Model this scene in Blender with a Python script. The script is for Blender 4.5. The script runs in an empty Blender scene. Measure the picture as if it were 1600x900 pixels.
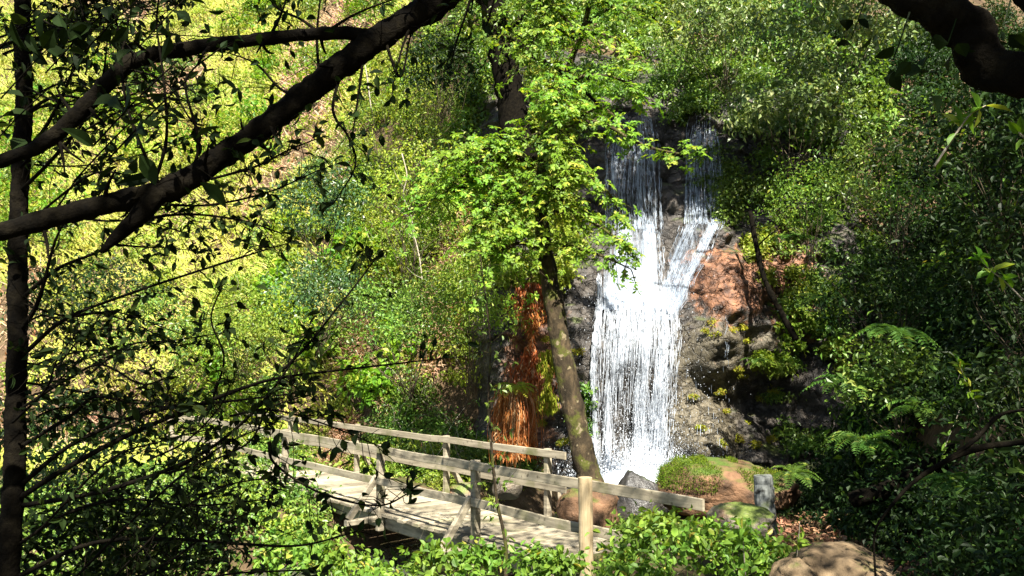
import bpy, math, random
import numpy as np
from mathutils import Vector

random.seed(7)
RNG = np.random.default_rng(11)
SC = bpy.context.scene
COL = SC.collection
R = math.radians

# ------------------------------------------------------------------ camera maths
FOCAL, PITCH = 1232.0, math.atan2(110.0, 1232.0)
CP, SP = math.cos(PITCH), math.sin(PITCH)


def ray(px, py):
    u, v = (px - 800.0) / FOCAL, (450.0 - py) / FOCAL
    return np.array([u, CP - v * SP, SP + v * CP])


def P(px, py, Y):
    d = ray(px, py)
    return d * (Y / d[1])


def PZ(px, py, z):
    d = ray(px, py)
    return d * (z / d[2])


def pts(lst):
    return np.array([P(*a) for a in lst])


# ------------------------------------------------------------------ noise
def _hash(ix, iy, iz, seed):
    h = (ix.astype(np.int64) * 374761393 + iy.astype(np.int64) * 668265263 + iz.astype(np.int64) * 2147483647 + seed * 974634777)
    h = (h ^ (h >> 13)) * 1274126177
    h = h & 0x7fffffff
    return ((h ^ (h >> 16)) & 0xffffff) / float(0xffffff)


def vnoise(x, y, z=0.0, seed=0):
    x, y, z = np.broadcast_arrays(np.asarray(x, float), np.asarray(y, float), np.asarray(z, float))
    ix, iy, iz = np.floor(x), np.floor(y), np.floor(z)
    fx, fy, fz = x - ix, y - iy, z - iz
    fx, fy, fz = [f * f * (3 - 2 * f) for f in (fx, fy, fz)]
    r = 0
    for dx in (0, 1):
        for dy in (0, 1):
            for dz in (0, 1):
                w = (fx if dx else 1 - fx) * (fy if dy else 1 - fy) * (fz if dz else 1 - fz)
                r = r + w * _hash(ix + dx, iy + dy, iz + dz, seed)
    return r * 2 - 1


def fbm(x, y, z=0.0, oct=4, seed=0, lac=2.03, gain=.5):
    a, s = 1.0, 0
    x, y, z = np.asarray(x, float), np.asarray(y, float), np.asarray(z, float)
    for i in range(oct):
        s = s + a * vnoise(x, y, z, seed + i * 17)
        x, y, z, a = x * lac + 13.1, y * lac + 7.7, z * lac + 3.3, a * gain
    return s


def sstep(a, b, x):
    t = np.clip((x - a) / (b - a), 0, 1)
    return t * t * (3 - 2 * t)


def unit(v):
    return v / np.maximum(np.linalg.norm(v, axis=-1, keepdims=True), 1e-9)


# ------------------------------------------------------------------ mesh builder
class Geo:
    def __init__(self):
        self.v, self.f, self.n, self.attr = [], [], 0, []

    def add(self, verts, *faces, attr=None):
        verts = np.asarray(verts, float).reshape(-1, 3)
        self.v.append(verts)
        self.attr.append(np.zeros((len(verts), 3)) if attr is None else attr)
        for f in faces:
            f = np.asarray(f, np.int64)
            if f.size:
                self.f.append(f + self.n)
        self.n += len(verts)
        return self

    def mesh(self, name, mat, smooth=False, attr=False):
        me = bpy.data.meshes.new(name)
        V = np.concatenate(self.v) if self.v else np.zeros((0, 3))
        me.vertices.add(len(V))
        me.vertices.foreach_set('co', V.astype(np.float32).ravel())
        if self.f:
            idx = np.concatenate([f.ravel() for f in self.f])
            tot = np.concatenate([np.full(len(f), f.shape[1]) for f in self.f])
            start = np.concatenate([[0], np.cumsum(tot)[:-1]])
            me.loops.add(len(idx))
            me.loops.foreach_set('vertex_index', idx.astype(np.int32))
            me.polygons.add(len(tot))
            me.polygons.foreach_set('loop_start', start.astype(np.int32))
            me.polygons.foreach_set('use_smooth', np.full(len(tot), bool(smooth)))
        if attr:
            at = me.attributes.new('flow', 'FLOAT_VECTOR', 'POINT')
            at.data.foreach_set('vector', np.concatenate(self.attr).astype(np.float32).ravel())
        me.update(calc_edges=True)
        me.validate()
        me.materials.append(mat)
        return me

    def build(self, name, mat, parent=None, smooth=False, attr=False):
        o = bpy.data.objects.new(name, self.mesh(name, mat, smooth, attr))
        COL.objects.link(o)
        if parent is not None:
            o.parent = parent
            o.matrix_parent_inverse.identity()
            M = parent.location
            if M.length > 0:
                o.data.transform(__import__('mathutils').Matrix.Translation(-M))
        return o


def thing(name, label, cat, loc=(0, 0, 0), group=None):
    o = bpy.data.objects.new(name, None)
    COL.objects.link(o)
    o.location = Vector([float(a) for a in loc])
    o.empty_display_size = .1
    tag(o, label, cat, group)
    return o


def tag(o, label=None, cat=None, group=None, kind=None):
    if label:
        o['label'] = label
    if cat:
        o['category'] = cat
    if group:
        o['group'] = group
    if kind:
        o['kind'] = kind
    return o


def spline(p, n):
    p = np.asarray(p, float)
    if len(p) == 2:
        t = np.linspace(0, 1, n)[:, None]
        return p[0] * (1 - t) + p[1] * t
    q = np.vstack([2 * p[0] - p[1], p, 2 * p[-1] - p[-2]])
    t = np.linspace(0, len(p) - 1, n)
    i = np.minimum(t.astype(int), len(p) - 2)
    f = (t - i)[:, None]
    a, b, c, d = q[i], q[i + 1], q[i + 2], q[i + 3]
    return .5 * ((2 * b) + (c - a) * f + (2 * a - 5 * b + 4 * c - d) * f ** 2 + (3 * b - a - 3 * c + d) * f ** 3)


def tube(geo, p, r0, r1=None, n=None, sides=6, rough=0.0, seed=0, rs=None, knot=0, fq=9.0):
    """tapered, slightly gnarled tube along p"""
    p = np.asarray(p, float)
    n = n or max(4, len(p) * 3)
    c = spline(p, n)
    if rs is not None:
        r = np.interp(np.linspace(0, 1, n), np.linspace(0, 1, len(rs)), rs)
    else:
        r = np.linspace(r0, r1 if r1 is not None else r0, n)
    T = unit(np.gradient(c, axis=0))
    up = np.array([0, 0, 1.0]) if abs(T[0][2]) < .9 else np.array([1.0, 0, 0])
    A = unit(np.cross(T, up))
    B = np.cross(T, A)
    ang = np.arange(sides) / sides * 2 * math.pi
    ring = A[:, None, :] * np.cos(ang)[None, :, None] + B[:, None, :] * np.sin(ang)[None, :, None]
    rr = r[:, None] * np.ones((1, sides))
    V = c[:, None, :] + ring * rr[..., None]
    if rough:
        nz = fbm(V[..., 0] * fq, V[..., 1] * fq, V[..., 2] * fq, 3, seed)
        nz2 = vnoise(V[..., 0] * 3, V[..., 1] * 3, V[..., 2] * 3, seed + 5)
        V = c[:, None, :] + ring * (rr * (1 + rough * nz + rough * .6 * nz2))[..., None]
    i = np.arange(n - 1)[:, None] * sides
    j = np.arange(sides)[None, :]
    k = (j + 1) % sides
    F = np.stack([i + j, i + k, i + sides + k, i + sides + j], -1).reshape(-1, 4)
    V = V.reshape(-1, 3)
    V = np.vstack([V, c[:1] - T[:1] * r[0] * .3, c[-1:] + T[-1:] * r[-1] * .6])
    m = n * sides
    cap0 = np.stack([np.full(sides, m), k[0], j[0]], -1)
    b = (n - 1) * sides
    cap1 = np.stack([np.full(sides, m + 1), b + j[0], b + k[0]], -1)
    geo.add(V, F, np.vstack([cap0, cap1]))
    return c


# leaf shapes: (along, across, up) rows and faces
LEAF = {
    'far': (np.array([[0, 0, 0], [.45, .5, .14], [1, 0, -.12], [.45, -.5, .14]]), [np.array([[0, 1, 2], [0, 2, 3]])]),
    'oval': (np.array([[0, 0, 0], [.26, .44, .10], [.66, .40, .08], [1, 0, -.14], [.66, -.40, .08], [.26, -.44, .10]]),
             [np.array([[0, 1, 2, 3], [0, 3, 4, 5]])]),
    'lobed': (np.array([[0, 0, 0], [.3, 0, -.02], [.5, 0, -.03], [.72, 0, -.07], [1, 0, -.2],
                        [.22, .34, .05], [.42, .20, .02], [.62, .5, .0], [.78, .2, -.04],
                        [.22, -.34, .05], [.42, -.20, .02], [.62, -.5, .0], [.78, -.2, -.04]]),
              [np.array([[0, 1, 5, 5], [1, 2, 6, 5], [2, 3, 7, 6], [3, 4, 8, 7], [0, 9, 1, 1], [1, 9, 10, 2], [2, 10, 11, 3], [3, 11, 12, 4]])]),
    'fine': (np.array([[0, 0, 0], [.12, .20, .05], [.34, .47, .11], [.60, .44, .09], [.82, .24, .0], [1, 0, -.14], [.82, -.24, .0], [.60, -.44, .09], [.34, -.47, .11], [.12, -.20, .05],
                       [.34, 0, .01], [.60, 0, -.01], [.82, 0, -.06]]),
             [np.array([[10, 11, 3, 2], [11, 12, 4, 3], [10, 8, 7, 11], [11, 7, 6, 12]]),
              np.array([[0, 2, 1], [0, 10, 2], [12, 5, 4], [0, 9, 8], [0, 8, 10], [12, 6, 5]])]),
    'blade': (np.array([[0, .5, 0], [0, -.5, 0], [.55, .38, .0], [.55, -.38, .0], [1, 0, -.22]]),
              [np.array([[0, 1, 3, 2]]), np.array([[2, 3, 4]])]),
}
LEAF['lobed'] = (LEAF['lobed'][0], [np.array([[1, 2, 6, 5], [2, 3, 7, 6], [3, 4, 8, 7], [1, 9, 10, 2], [2, 10, 11, 3], [3, 11, 12, 4]]),
                                    np.array([[0, 1, 5], [0, 9, 1]])])


def leaves(geo, pos, D, N, L, W, shape='far'):
    pos = np.asarray(pos, float)
    n = len(pos)
    if n == 0:
        return
    D = unit(D)
    S = unit(np.cross(D, N))
    N = np.cross(S, D)
    L = np.broadcast_to(np.asarray(L, float), (n,))
    W = np.broadcast_to(np.asarray(W, float), (n,))
    shp, fs = LEAF[shape]
    k = len(shp)
    V = (pos[:, None, :] + D[:, None, :] * (shp[None, :, 0, None] * L[:, None, None]) + S[:, None, :] * (shp[None, :, 1, None] * W[:, None, None])
         + N[:, None, :] * (shp[None, :, 2, None] * L[:, None, None]))
    off = (np.arange(n) * k)[:, None, None]
    geo.add(V.reshape(-1, 3), *[(f[None] + off).reshape(-1, f.shape[1]) for f in fs])


def rdir(n, rng):
    return unit(rng.normal(size=(n, 3)))


def bush(geo, c, rad, nclump, per, L, rng, shape='far', droop=.25, upw=.7, cr=.26, asp=.5, full=False, twigs=None, twr=.006):
    """a bush: leaf clumps through an uneven ellipsoid, leaves turned outwards/upwards"""
    c = np.asarray(c, float)
    rad = np.asarray(rad, float)
    d = rdir(nclump, rng)
    if not full:
        d[:, 2] = np.abs(d[:, 2]) * 1.1 - .18
        d = unit(d)
    lump = 1 + .28 * vnoise(d[:, 0] * 2.2 + c[0], d[:, 1] * 2.2 + c[1], d[:, 2] * 2.2 + c[2], 3)
    rr = rng.uniform(.45, 1.05, nclump) ** .6 * lump
    C = c + d * rad * rr[:, None]
    if twigs is not None:
        for q in rng.permutation(nclump)[:max(4, nclump // 3)]:
            base = c - np.array([0, 0, rad[2] * .95]) * (0 if full else 1) + rng.normal(size=3) * rad * .08
            mid = base * .45 + C[q] * .55 + rng.normal(size=3) * rad * .12
            tube(twigs, [base, mid, C[q]], twr, twr * .3, n=6, sides=4)
    m = nclump * per
    ci = np.repeat(np.arange(nclump), per)
    off = rng.normal(size=(m, 3)) * np.array([1, 1, .62]) * (cr * rad.mean()) * rng.uniform(.5, 1.25, nclump)[ci][:, None]
    p = C[ci] + off
    out = unit(d[ci] * .7 + unit(off) * .5 + np.array([0, 0, upw]) + rng.normal(size=(m, 3)) * .45)
    D = unit(rng.normal(size=(m, 3)) + unit(off) * .8 - np.array([0, 0, droop]))
    LL = L * rng.uniform(.6, 1.25, m)
    leaves(geo, p, D, out, LL, LL * asp * rng.uniform(.8, 1.2, m), shape)
    return C


# ------------------------------------------------------------------ materials
def newmat(name):
    m = bpy.data.materials.new(name)
    m.use_nodes = True
    nt = m.node_tree
    nt.nodes.clear()
    return m, nt, nt.nodes, nt.links


def leaf_mat(name, a, b, c=None, transl=.4, rough=.5, spec=.4, pt=.1, tint=(1.25, 1.15, .5), patch=None):
    m, nt, N, K = newmat(name)
    geo = N.new('ShaderNodeNewGeometry')
    ramp = N.new('ShaderNodeValToRGB')
    ramp.color_ramp.elements[0].color = (*a, 1)
    ramp.color_ramp.elements[1].color = (*b, 1)
    ramp.color_ramp.elements[1].position = 1 - pt if c else 1.0
    if c:
        e = ramp.color_ramp.elements.new(1 - pt * .5)
        e.color = (*c, 1)
    K.new(geo.outputs['Random Per Island'], ramp.inputs[0])
    col = ramp.outputs[0]
    # natural patchiness between plants
    tc = N.new('ShaderNodeTexCoord')
    nz = N.new('ShaderNodeTexNoise')
    nz.inputs['Scale'].default_value = .9
    nz.inputs['Detail'].default_value = 3
    K.new(geo.outputs['Position'], nz.inputs['Vector'])
    hs = N.new('ShaderNodeHueSaturation')
    mr = N.new('ShaderNodeMapRange')
    mr.inputs[1].default_value, mr.inputs[2].default_value = .3, .7
    mr.inputs[3].default_value, mr.inputs[4].default_value = .65, 1.3
    K.new(nz.outputs[0], mr.inputs[0])
    K.new(mr.outputs[0], hs.inputs['Value'])
    mr2 = N.new('ShaderNodeMapRange')
    mr2.inputs[1].default_value, mr2.inputs[2].default_value = .3, .7
    mr2.inputs[3].default_value, mr2.inputs[4].default_value = .47, .515
    nz2 = N.new('ShaderNodeTexNoise')
    nz2.inputs['Scale'].default_value = .6
    K.new(geo.outputs['Position'], nz2.inputs['Vector'])
    K.new(nz2.outputs[0], mr2.inputs[0])
    K.new(mr2.outputs[0], hs.inputs['Hue'])
    K.new(col, hs.inputs['Color'])
    col = hs.outputs[0]
    bs = N.new('ShaderNodeBsdfPrincipled')
    bs.inputs['Roughness'].default_value = rough
    bs.inputs['Specular IOR Level'].default_value = spec
    K.new(col, bs.inputs['Base Color'])
    tr = N.new('ShaderNodeBsdfTranslucent')
    mul = N.new('ShaderNodeMix')
    mul.data_type = 'RGBA'
    mul.blend_type = 'MULTIPLY'
    mul.inputs[0].default_value = 1
    mul.inputs[7].default_value = (*tint, 1)
    K.new(col, mul.inputs[6])
    K.new(mul.outputs[2], tr.inputs[0])
    mx = N.new('ShaderNodeMixShader')
    mx.inputs[0].default_value = transl
    K.new(bs.outputs[0], mx.inputs[1])
    K.new(tr.outputs[0], mx.inputs[2])
    out = N.new('ShaderNodeOutputMaterial')
    K.new(mx.outputs[0], out.inputs[0])
    return m


def surf_mat(name, cols, scale=3.0, rough=.9, bump=.4, bscale=12.0, stretch=(1, 1, 1), moss=None, mossat=(.45, .8), spec=.3, detail=6, extra=None, bdist=.03,
             mossn=2.2, obj=False, island=False):
    """noise-ramped rock / bark / soil / timber, moss growing on upward faces"""
    m, nt, N, K = newmat(name)
    geo = N.new('ShaderNodeNewGeometry')
    tc = N.new('ShaderNodeTexCoord')
    mp = N.new('ShaderNodeMapping')
    mp.inputs['Scale'].default_value = stretch
    K.new(tc.outputs['Object'] if obj else geo.outputs['Position'], mp.inputs[0])
    nz = N.new('ShaderNodeTexNoise')
    nz.inputs['Scale'].default_value = scale
    nz.inputs['Detail'].default_value = detail
    nz.inputs['Roughness'].default_value = .62
    nz.inputs['Distortion'].default_value = .4
    K.new(mp.outputs[0], nz.inputs['Vector'])
    ramp = N.new('ShaderNodeValToRGB')
    cr = ramp.color_ramp
    cr.elements[0].color = (*cols[0], 1)
    cr.elements[0].position = .3
    cr.elements[1].color = (*cols[-1], 1)
    cr.elements[1].position = .72
    for i, c in enumerate(cols[1:-1]):
        e = cr.elements.new(.3 + .42 * (i + 1) / (len(cols) - 1))
        e.color = (*c, 1)
    K.new(nz.outputs[0], ramp.inputs[0])
    col = ramp.outputs[0]
    if extra:
        for (c, ns, lo, hi) in extra:
            n2 = N.new('ShaderNodeTexNoise')
            n2.inputs['Scale'].default_value = ns
            n2.inputs['Detail'].default_value = 5
            K.new(geo.outputs['Position'], n2.inputs['Vector'])
            mr = N.new('ShaderNodeMapRange')
            mr.inputs[1].default_value, mr.inputs[2].default_value = lo, hi
            K.new(n2.outputs[0], mr.inputs[0])
            mx = N.new('ShaderNodeMix')
            mx.data_type = 'RGBA'
            K.new(mr.outputs[0], mx.inputs[0])
            K.new(col, mx.inputs[6])
            mx.inputs[7].default_value = (*c, 1)
            col = mx.outputs[2]
    if island:
        mi = N.new('ShaderNodeMapRange')
        mi.inputs[3].default_value, mi.inputs[4].default_value = .6, 1.2
        K.new(geo.outputs['Random Per Island'], mi.inputs[0])
        hs = N.new('ShaderNodeHueSaturation')
        K.new(mi.outputs[0], hs.inputs['Value'])
        K.new(col, hs.inputs['Color'])
        col = hs.outputs[0]
    if moss:
        sep = N.new('ShaderNodeSeparateXYZ')
        K.new(geo.outputs['Normal'], sep.inputs[0])
        n3 = N.new('ShaderNodeTexNoise')
        n3.inputs['Scale'].default_value = mossn
        n3.inputs['Detail'].default_value = 6
        K.new(geo.outputs['Position'], n3.inputs['Vector'])
        ad = N.new('ShaderNodeMath')
        ad.operation = 'MULTIPLY_ADD'
        K.new(n3.outputs[0], ad.inputs[0])
        ad.inputs[1].default_value = 1.6
        K.new(sep.outputs[2], ad.inputs[2])
        mr = N.new('ShaderNodeMapRange')
        mr.inputs[1].default_value, mr.inputs[2].default_value = mossat[0] + .8, mossat[1] + .8
        K.new(ad.outputs[0], mr.inputs[0])
        mx = N.new('ShaderNodeMix')
        mx.data_type = 'RGBA'
        K.new(mr.outputs[0], mx.inputs[0])
        K.new(col, mx.inputs[6])
        n4 = N.new('ShaderNodeTexNoise')
        n4.inputs['Scale'].default_value = 30
        K.new(geo.outputs['Position'], n4.inputs['Vector'])
        mc = N.new('ShaderNodeMix')
        mc.data_type = 'RGBA'
        K.new(n4.outputs[0], mc.inputs[0])
        mc.inputs[6].default_value = (moss[0] * .4, moss[1] * .45, moss[2] * .5, 1)
        mc.inputs[7].default_value = (*[v * 1.5 for v in moss], 1)
        K.new(mc.outputs[2], mx.inputs[7])
        col = mx.outputs[2]
    bs = N.new('ShaderNodeBsdfPrincipled')
    bs.inputs['Roughness'].default_value = rough
    bs.inputs['Specular IOR Level'].default_value = spec
    K.new(col, bs.inputs['Base Color'])
    nb = N.new('ShaderNodeTexNoise')
    nb.inputs['Scale'].default_value = bscale
    nb.inputs['Detail'].default_value = 8
    nb.inputs['Roughness'].default_value = .65
    K.new(mp.outputs[0], nb.inputs['Vector'])
    bp = N.new('ShaderNodeBump')
    bp.inputs['Strength'].default_value = bump
    bp.inputs['Distance'].default_value = bdist
    K.new(nb.outputs[0], bp.inputs['Height'])
    K.new(bp.outputs[0], bs.inputs['Normal'])
    out = N.new('ShaderNodeOutputMaterial')
    K.new(bs.outputs[0], out.inputs[0])
    return m


def water_mat(name, alpha_lo, alpha_hi, xs=26, zs=1.6, col=(.88, .91, .95), base=0.0):
    """falling white water: broken into streaks along the flow"""
    m, nt, N, K = newmat(name)
    at = N.new('ShaderNodeAttribute')
    at.attribute_name = 'flow'
    mp = N.new('ShaderNodeMapping')
    mp.inputs['Scale'].default_value = (xs, zs, 1)
    K.new(at.outputs['Vector'], mp.inputs[0])
    nz = N.new('ShaderNodeTexNoise')
    nz.inputs['Scale'].default_value = 1
    nz.inputs['Detail'].default_value = 6
    nz.inputs['Roughness'].default_value = .7
    K.new(mp.outputs[0], nz.inputs['Vector'])
    sep = N.new('ShaderNodeSeparateXYZ')
    K.new(at.outputs['Vector'], sep.inputs[0])
    ad = N.new('ShaderNodeMath')
    ad.operation = 'ADD'
    K.new(nz.outputs[0], ad.inputs[0])
    K.new(sep.outputs[2], ad.inputs[1])
    mr = N.new('ShaderNodeMapRange')
    mr.inputs[1].default_value, mr.inputs[2].default_value = alpha_lo, alpha_hi
    mr.inputs[3].default_value = base
    K.new(ad.outputs[0], mr.inputs[0])
    di = N.new('ShaderNodeBsdfPrincipled')
    di.inputs['Base Color'].default_value = (*col, 1)
    di.inputs['Roughness'].default_value = .35
    tl = N.new('ShaderNodeBsdfTranslucent')
    tl.inputs[0].default_value = (*col, 1)
    m2 = N.new('ShaderNodeMixShader')
    m2.inputs[0].default_value = .25
    K.new(di.outputs[0], m2.inputs[1])
    K.new(tl.outputs[0], m2.inputs[2])
    tp = N.new('ShaderNodeBsdfTransparent')
    mx = N.new('ShaderNodeMixShader')
    K.new(mr.outputs[0], mx.inputs[0])
    K.new(tp.outputs[0], mx.inputs[1])
    K.new(m2.outputs[0], mx.inputs[2])
    out = N.new('ShaderNodeOutputMaterial')
    K.new(mx.outputs[0], out.inputs[0])
    return m


def foam_mat(name='white_water', c=(.74, .79, .86)):
    m, nt, N, K = newmat(name)
    di = N.new('ShaderNodeBsdfPrincipled')
    di.inputs['Base Color'].default_value = (*c, 1)
    di.inputs['Roughness'].default_value = .3
    tl = N.new('ShaderNodeBsdfTranslucent')
    tl.inputs[0].default_value = (*c, 1)
    mx = N.new('ShaderNodeMixShader')
    mx.inputs[0].default_value = .35
    K.new(di.outputs[0], mx.inputs[1])
    K.new(tl.outputs[0], mx.inputs[2])
    out = N.new('ShaderNodeOutputMaterial')
    K.new(mx.outputs[0], out.inputs[0])
    return m


def stream_mat():
    m, nt, N, K = newmat('stream_water')
    bs = N.new('ShaderNodeBsdfPrincipled')
    bs.inputs['Base Color'].default_value = (.05, .055, .04, 1)
    bs.inputs['Roughness'].default_value = .08
    bs.inputs['Specular IOR Level'].default_value = .6
    geo = N.new('ShaderNodeNewGeometry')
    nz = N.new('ShaderNodeTexNoise')
    nz.inputs['Scale'].default_value = 5
    nz.inputs['Detail'].default_value = 4
    K.new(geo.outputs['Position'], nz.inputs['Vector'])
    bp = N.new('ShaderNodeBump')
    bp.inputs['Strength'].default_value = .5
    bp.inputs['Distance'].default_value = .08
    K.new(nz.outputs[0], bp.inputs['Height'])
    K.new(bp.outputs[0], bs.inputs['Normal'])
    out = N.new('ShaderNodeOutputMaterial')
    K.new(bs.outputs[0], out.inputs[0])
    return m


M = {}
M['leaf_bright'] = leaf_mat('bright_young_leaf', (.07, .18, .012), (.18, .34, .026), (.34, .41, .05), transl=.45, rough=.5, spec=.3, pt=.15)
M['leaf_bank'] = leaf_mat('bank_leaf', (.14, .23, .025), (.28, .39, .05), (.40, .43, .10), transl=.42, rough=.5, spec=.35, pt=.12)
M['leaf_mid'] = leaf_mat('shrub_leaf', (.055, .135, .022), (.18, .31, .045), (.28, .36, .08), transl=.35, rough=.42, spec=.5, pt=.08)
M['leaf_gloss'] = leaf_mat('glossy_leaf', (.07, .13, .035), (.20, .29, .08), (.36, .40, .18), transl=.3, rough=.42, spec=.45, pt=.12)
M['leaf_blue'] = leaf_mat('shaded_bluish_leaf', (.022, .065, .026), (.075, .165, .055), (.16, .24, .09), transl=.3, rough=.4, spec=.5, pt=.08)  # darker bluish green stands for the shaded pockets on the bank
M['leaf_shade'] = leaf_mat('shade_toned_leaf', (.008, .024, .006), (.025, .060, .011), (.06, .12, .02), transl=.3, rough=.5, spec=.2, pt=.06)  # shade is put into this dark colour, for plants out of the sun
M['leaf_near'] = leaf_mat('silhouette_leaf', (.006, .013, .004), (.016, .031, .007), (.04, .065, .012), transl=.3, rough=.6, spec=.06, pt=.06)  # near-black green paints the foreground leaves as shaded silhouettes
M['leaf_bramble'] = leaf_mat('bramble_leaf', (.07, .17, .02), (.19, .33, .04), (.36, .34, .06), transl=.42, rough=.5, spec=.35, pt=.05)
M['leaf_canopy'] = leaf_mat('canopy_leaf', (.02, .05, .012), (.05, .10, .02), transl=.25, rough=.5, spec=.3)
M['grass'] = leaf_mat('meadow_grass', (.32, .39, .06), (.44, .48, .10), (.48, .42, .15), transl=.35, rough=.6, spec=.2, pt=.15)
M['dry_grass'] = leaf_mat('dry_bracken', (.40, .27, .17), (.52, .40, .24), (.46, .25, .14), transl=.3, rough=.7, spec=.2, pt=.3)
M['fern'] = leaf_mat('fern_frond', (.05, .13, .025), (.10, .22, .035), (.2, .28, .05), transl=.4, rough=.5, spec=.3, pt=.1)
M['dry_fern'] = leaf_mat('dead_fern', (.26, .08, .025), (.50, .19, .055), (.46, .31, .17), transl=.35, rough=.7, spec=.2, pt=.25, tint=(1.1, .8, .5))
M['moss_frond'] = leaf_mat('hanging_moss', (.20, .26, .02), (.36, .38, .04), (.40, .28, .06), transl=.35, rough=.7, spec=.2, pt=.2)
M['cushion'] = leaf_mat('moss_cushion', (.045, .08, .007), (.125, .20, .013), (.2, .26, .03), transl=.25, rough=.8, spec=.1)
M['litter'] = leaf_mat('leaf_litter', (.16, .08, .045), (.36, .20, .11), (.44, .30, .18), transl=.15, rough=.7, spec=.2, pt=.2, tint=(1, .8, .6))
M['bark_near'] = surf_mat('silhouette_bark', [(.002, .0018, .0015), (.0055, .0045, .003), (.012, .010, .006)], 18, .95, .9, 60, spec=.05, bdist=.012, moss=(.012, .016, .005), mossat=(.8, 1.3))  # darker than real bark: the limbs' shade is in the colour
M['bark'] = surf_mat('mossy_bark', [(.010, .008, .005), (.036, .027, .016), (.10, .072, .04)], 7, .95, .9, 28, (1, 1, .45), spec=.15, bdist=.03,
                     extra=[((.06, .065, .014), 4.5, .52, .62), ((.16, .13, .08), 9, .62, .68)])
M['twig'] = surf_mat('twig_bark', [(.05, .038, .025), (.12, .095, .06)], 20, .9, .3, 60, spec=.2)
M['pale_twig'] = surf_mat('pale_twig', [(.22, .19, .14), (.38, .34, .27)], 20, .9, .3, 60, spec=.2)
M['timber'] = surf_mat('weathered_timber', [(.12, .10, .072), (.27, .235, .17), (.40, .35, .26)], 1.6, .85, .35, 9, (1, 1, 9), spec=.2, bdist=.004, obj=True,
                       extra=[((.13, .13, .06), 2.2, .56, .72), ((.10, .085, .06), 14, .62, .72)], island=True)
M['log'] = surf_mat('pale_log', [(.20, .15, .085), (.32, .25, .15), (.40, .32, .21)], 6, .85, .5, 30, (3, 3, .35), spec=.2, bdist=.006,
                    extra=[((.10, .07, .045), 30, .68, .72)])
M['stump'] = surf_mat('shaded_grey_post', [(.06, .065, .06), (.13, .14, .135), (.20, .215, .21)], 9, .9, .7, 26, (3, 3, .5), spec=.25, bdist=.012,  # grey wood, darkened in colour for the shade on it
                      extra=[((.02, .02, .018), 7, .6, .68), ((.08, .10, .04), 4, .6, .75)])
M['soil'] = surf_mat('forest_soil', [(.04, .028, .016), (.09, .06, .034), (.16, .11, .065)], 2.5, .95, .8, 14, spec=.15, bdist=.06,
                     moss=(.05, .07, .015), mossat=(.75, 1.35), mossn=3.5)
M['boulder'] = surf_mat('mossy_boulder', [(.035, .022, .014), (.13, .07, .036), (.24, .13, .07)], 3.2, .8, .9, 14, spec=.35, bdist=.05,
                        moss=(.06, .095, .01), mossat=(.68, 1.0), mossn=2.0)
M['wet'] = surf_mat('wet_rock', [(.015, .015, .016), (.045, .042, .04), (.09, .08, .07)], 3, .35, .7, 12, spec=.6, bdist=.05,
                    moss=(.06, .08, .02), mossat=(.8, 1.2))
M['wall_rock'] = surf_mat('streaming_rock', [(.06, .05, .04), (.16, .135, .10), (.29, .255, .20)], 3, .5, .9, 16, spec=.5, bdist=.06,
                          moss=(.13, .17, .03), mossat=(.55, .95), mossn=2.6, extra=[((.24, .12, .06), 1.5, .55, .68)])
M['path_rock'] = surf_mat('sandy_rock', [(.05, .036, .022), (.15, .105, .06), (.27, .20, .12)], 2.6, .85, .8, 12, spec=.25, bdist=.05,
                          moss=(.09, .10, .025), mossat=(1.0, 1.3), mossn=4)


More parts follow.
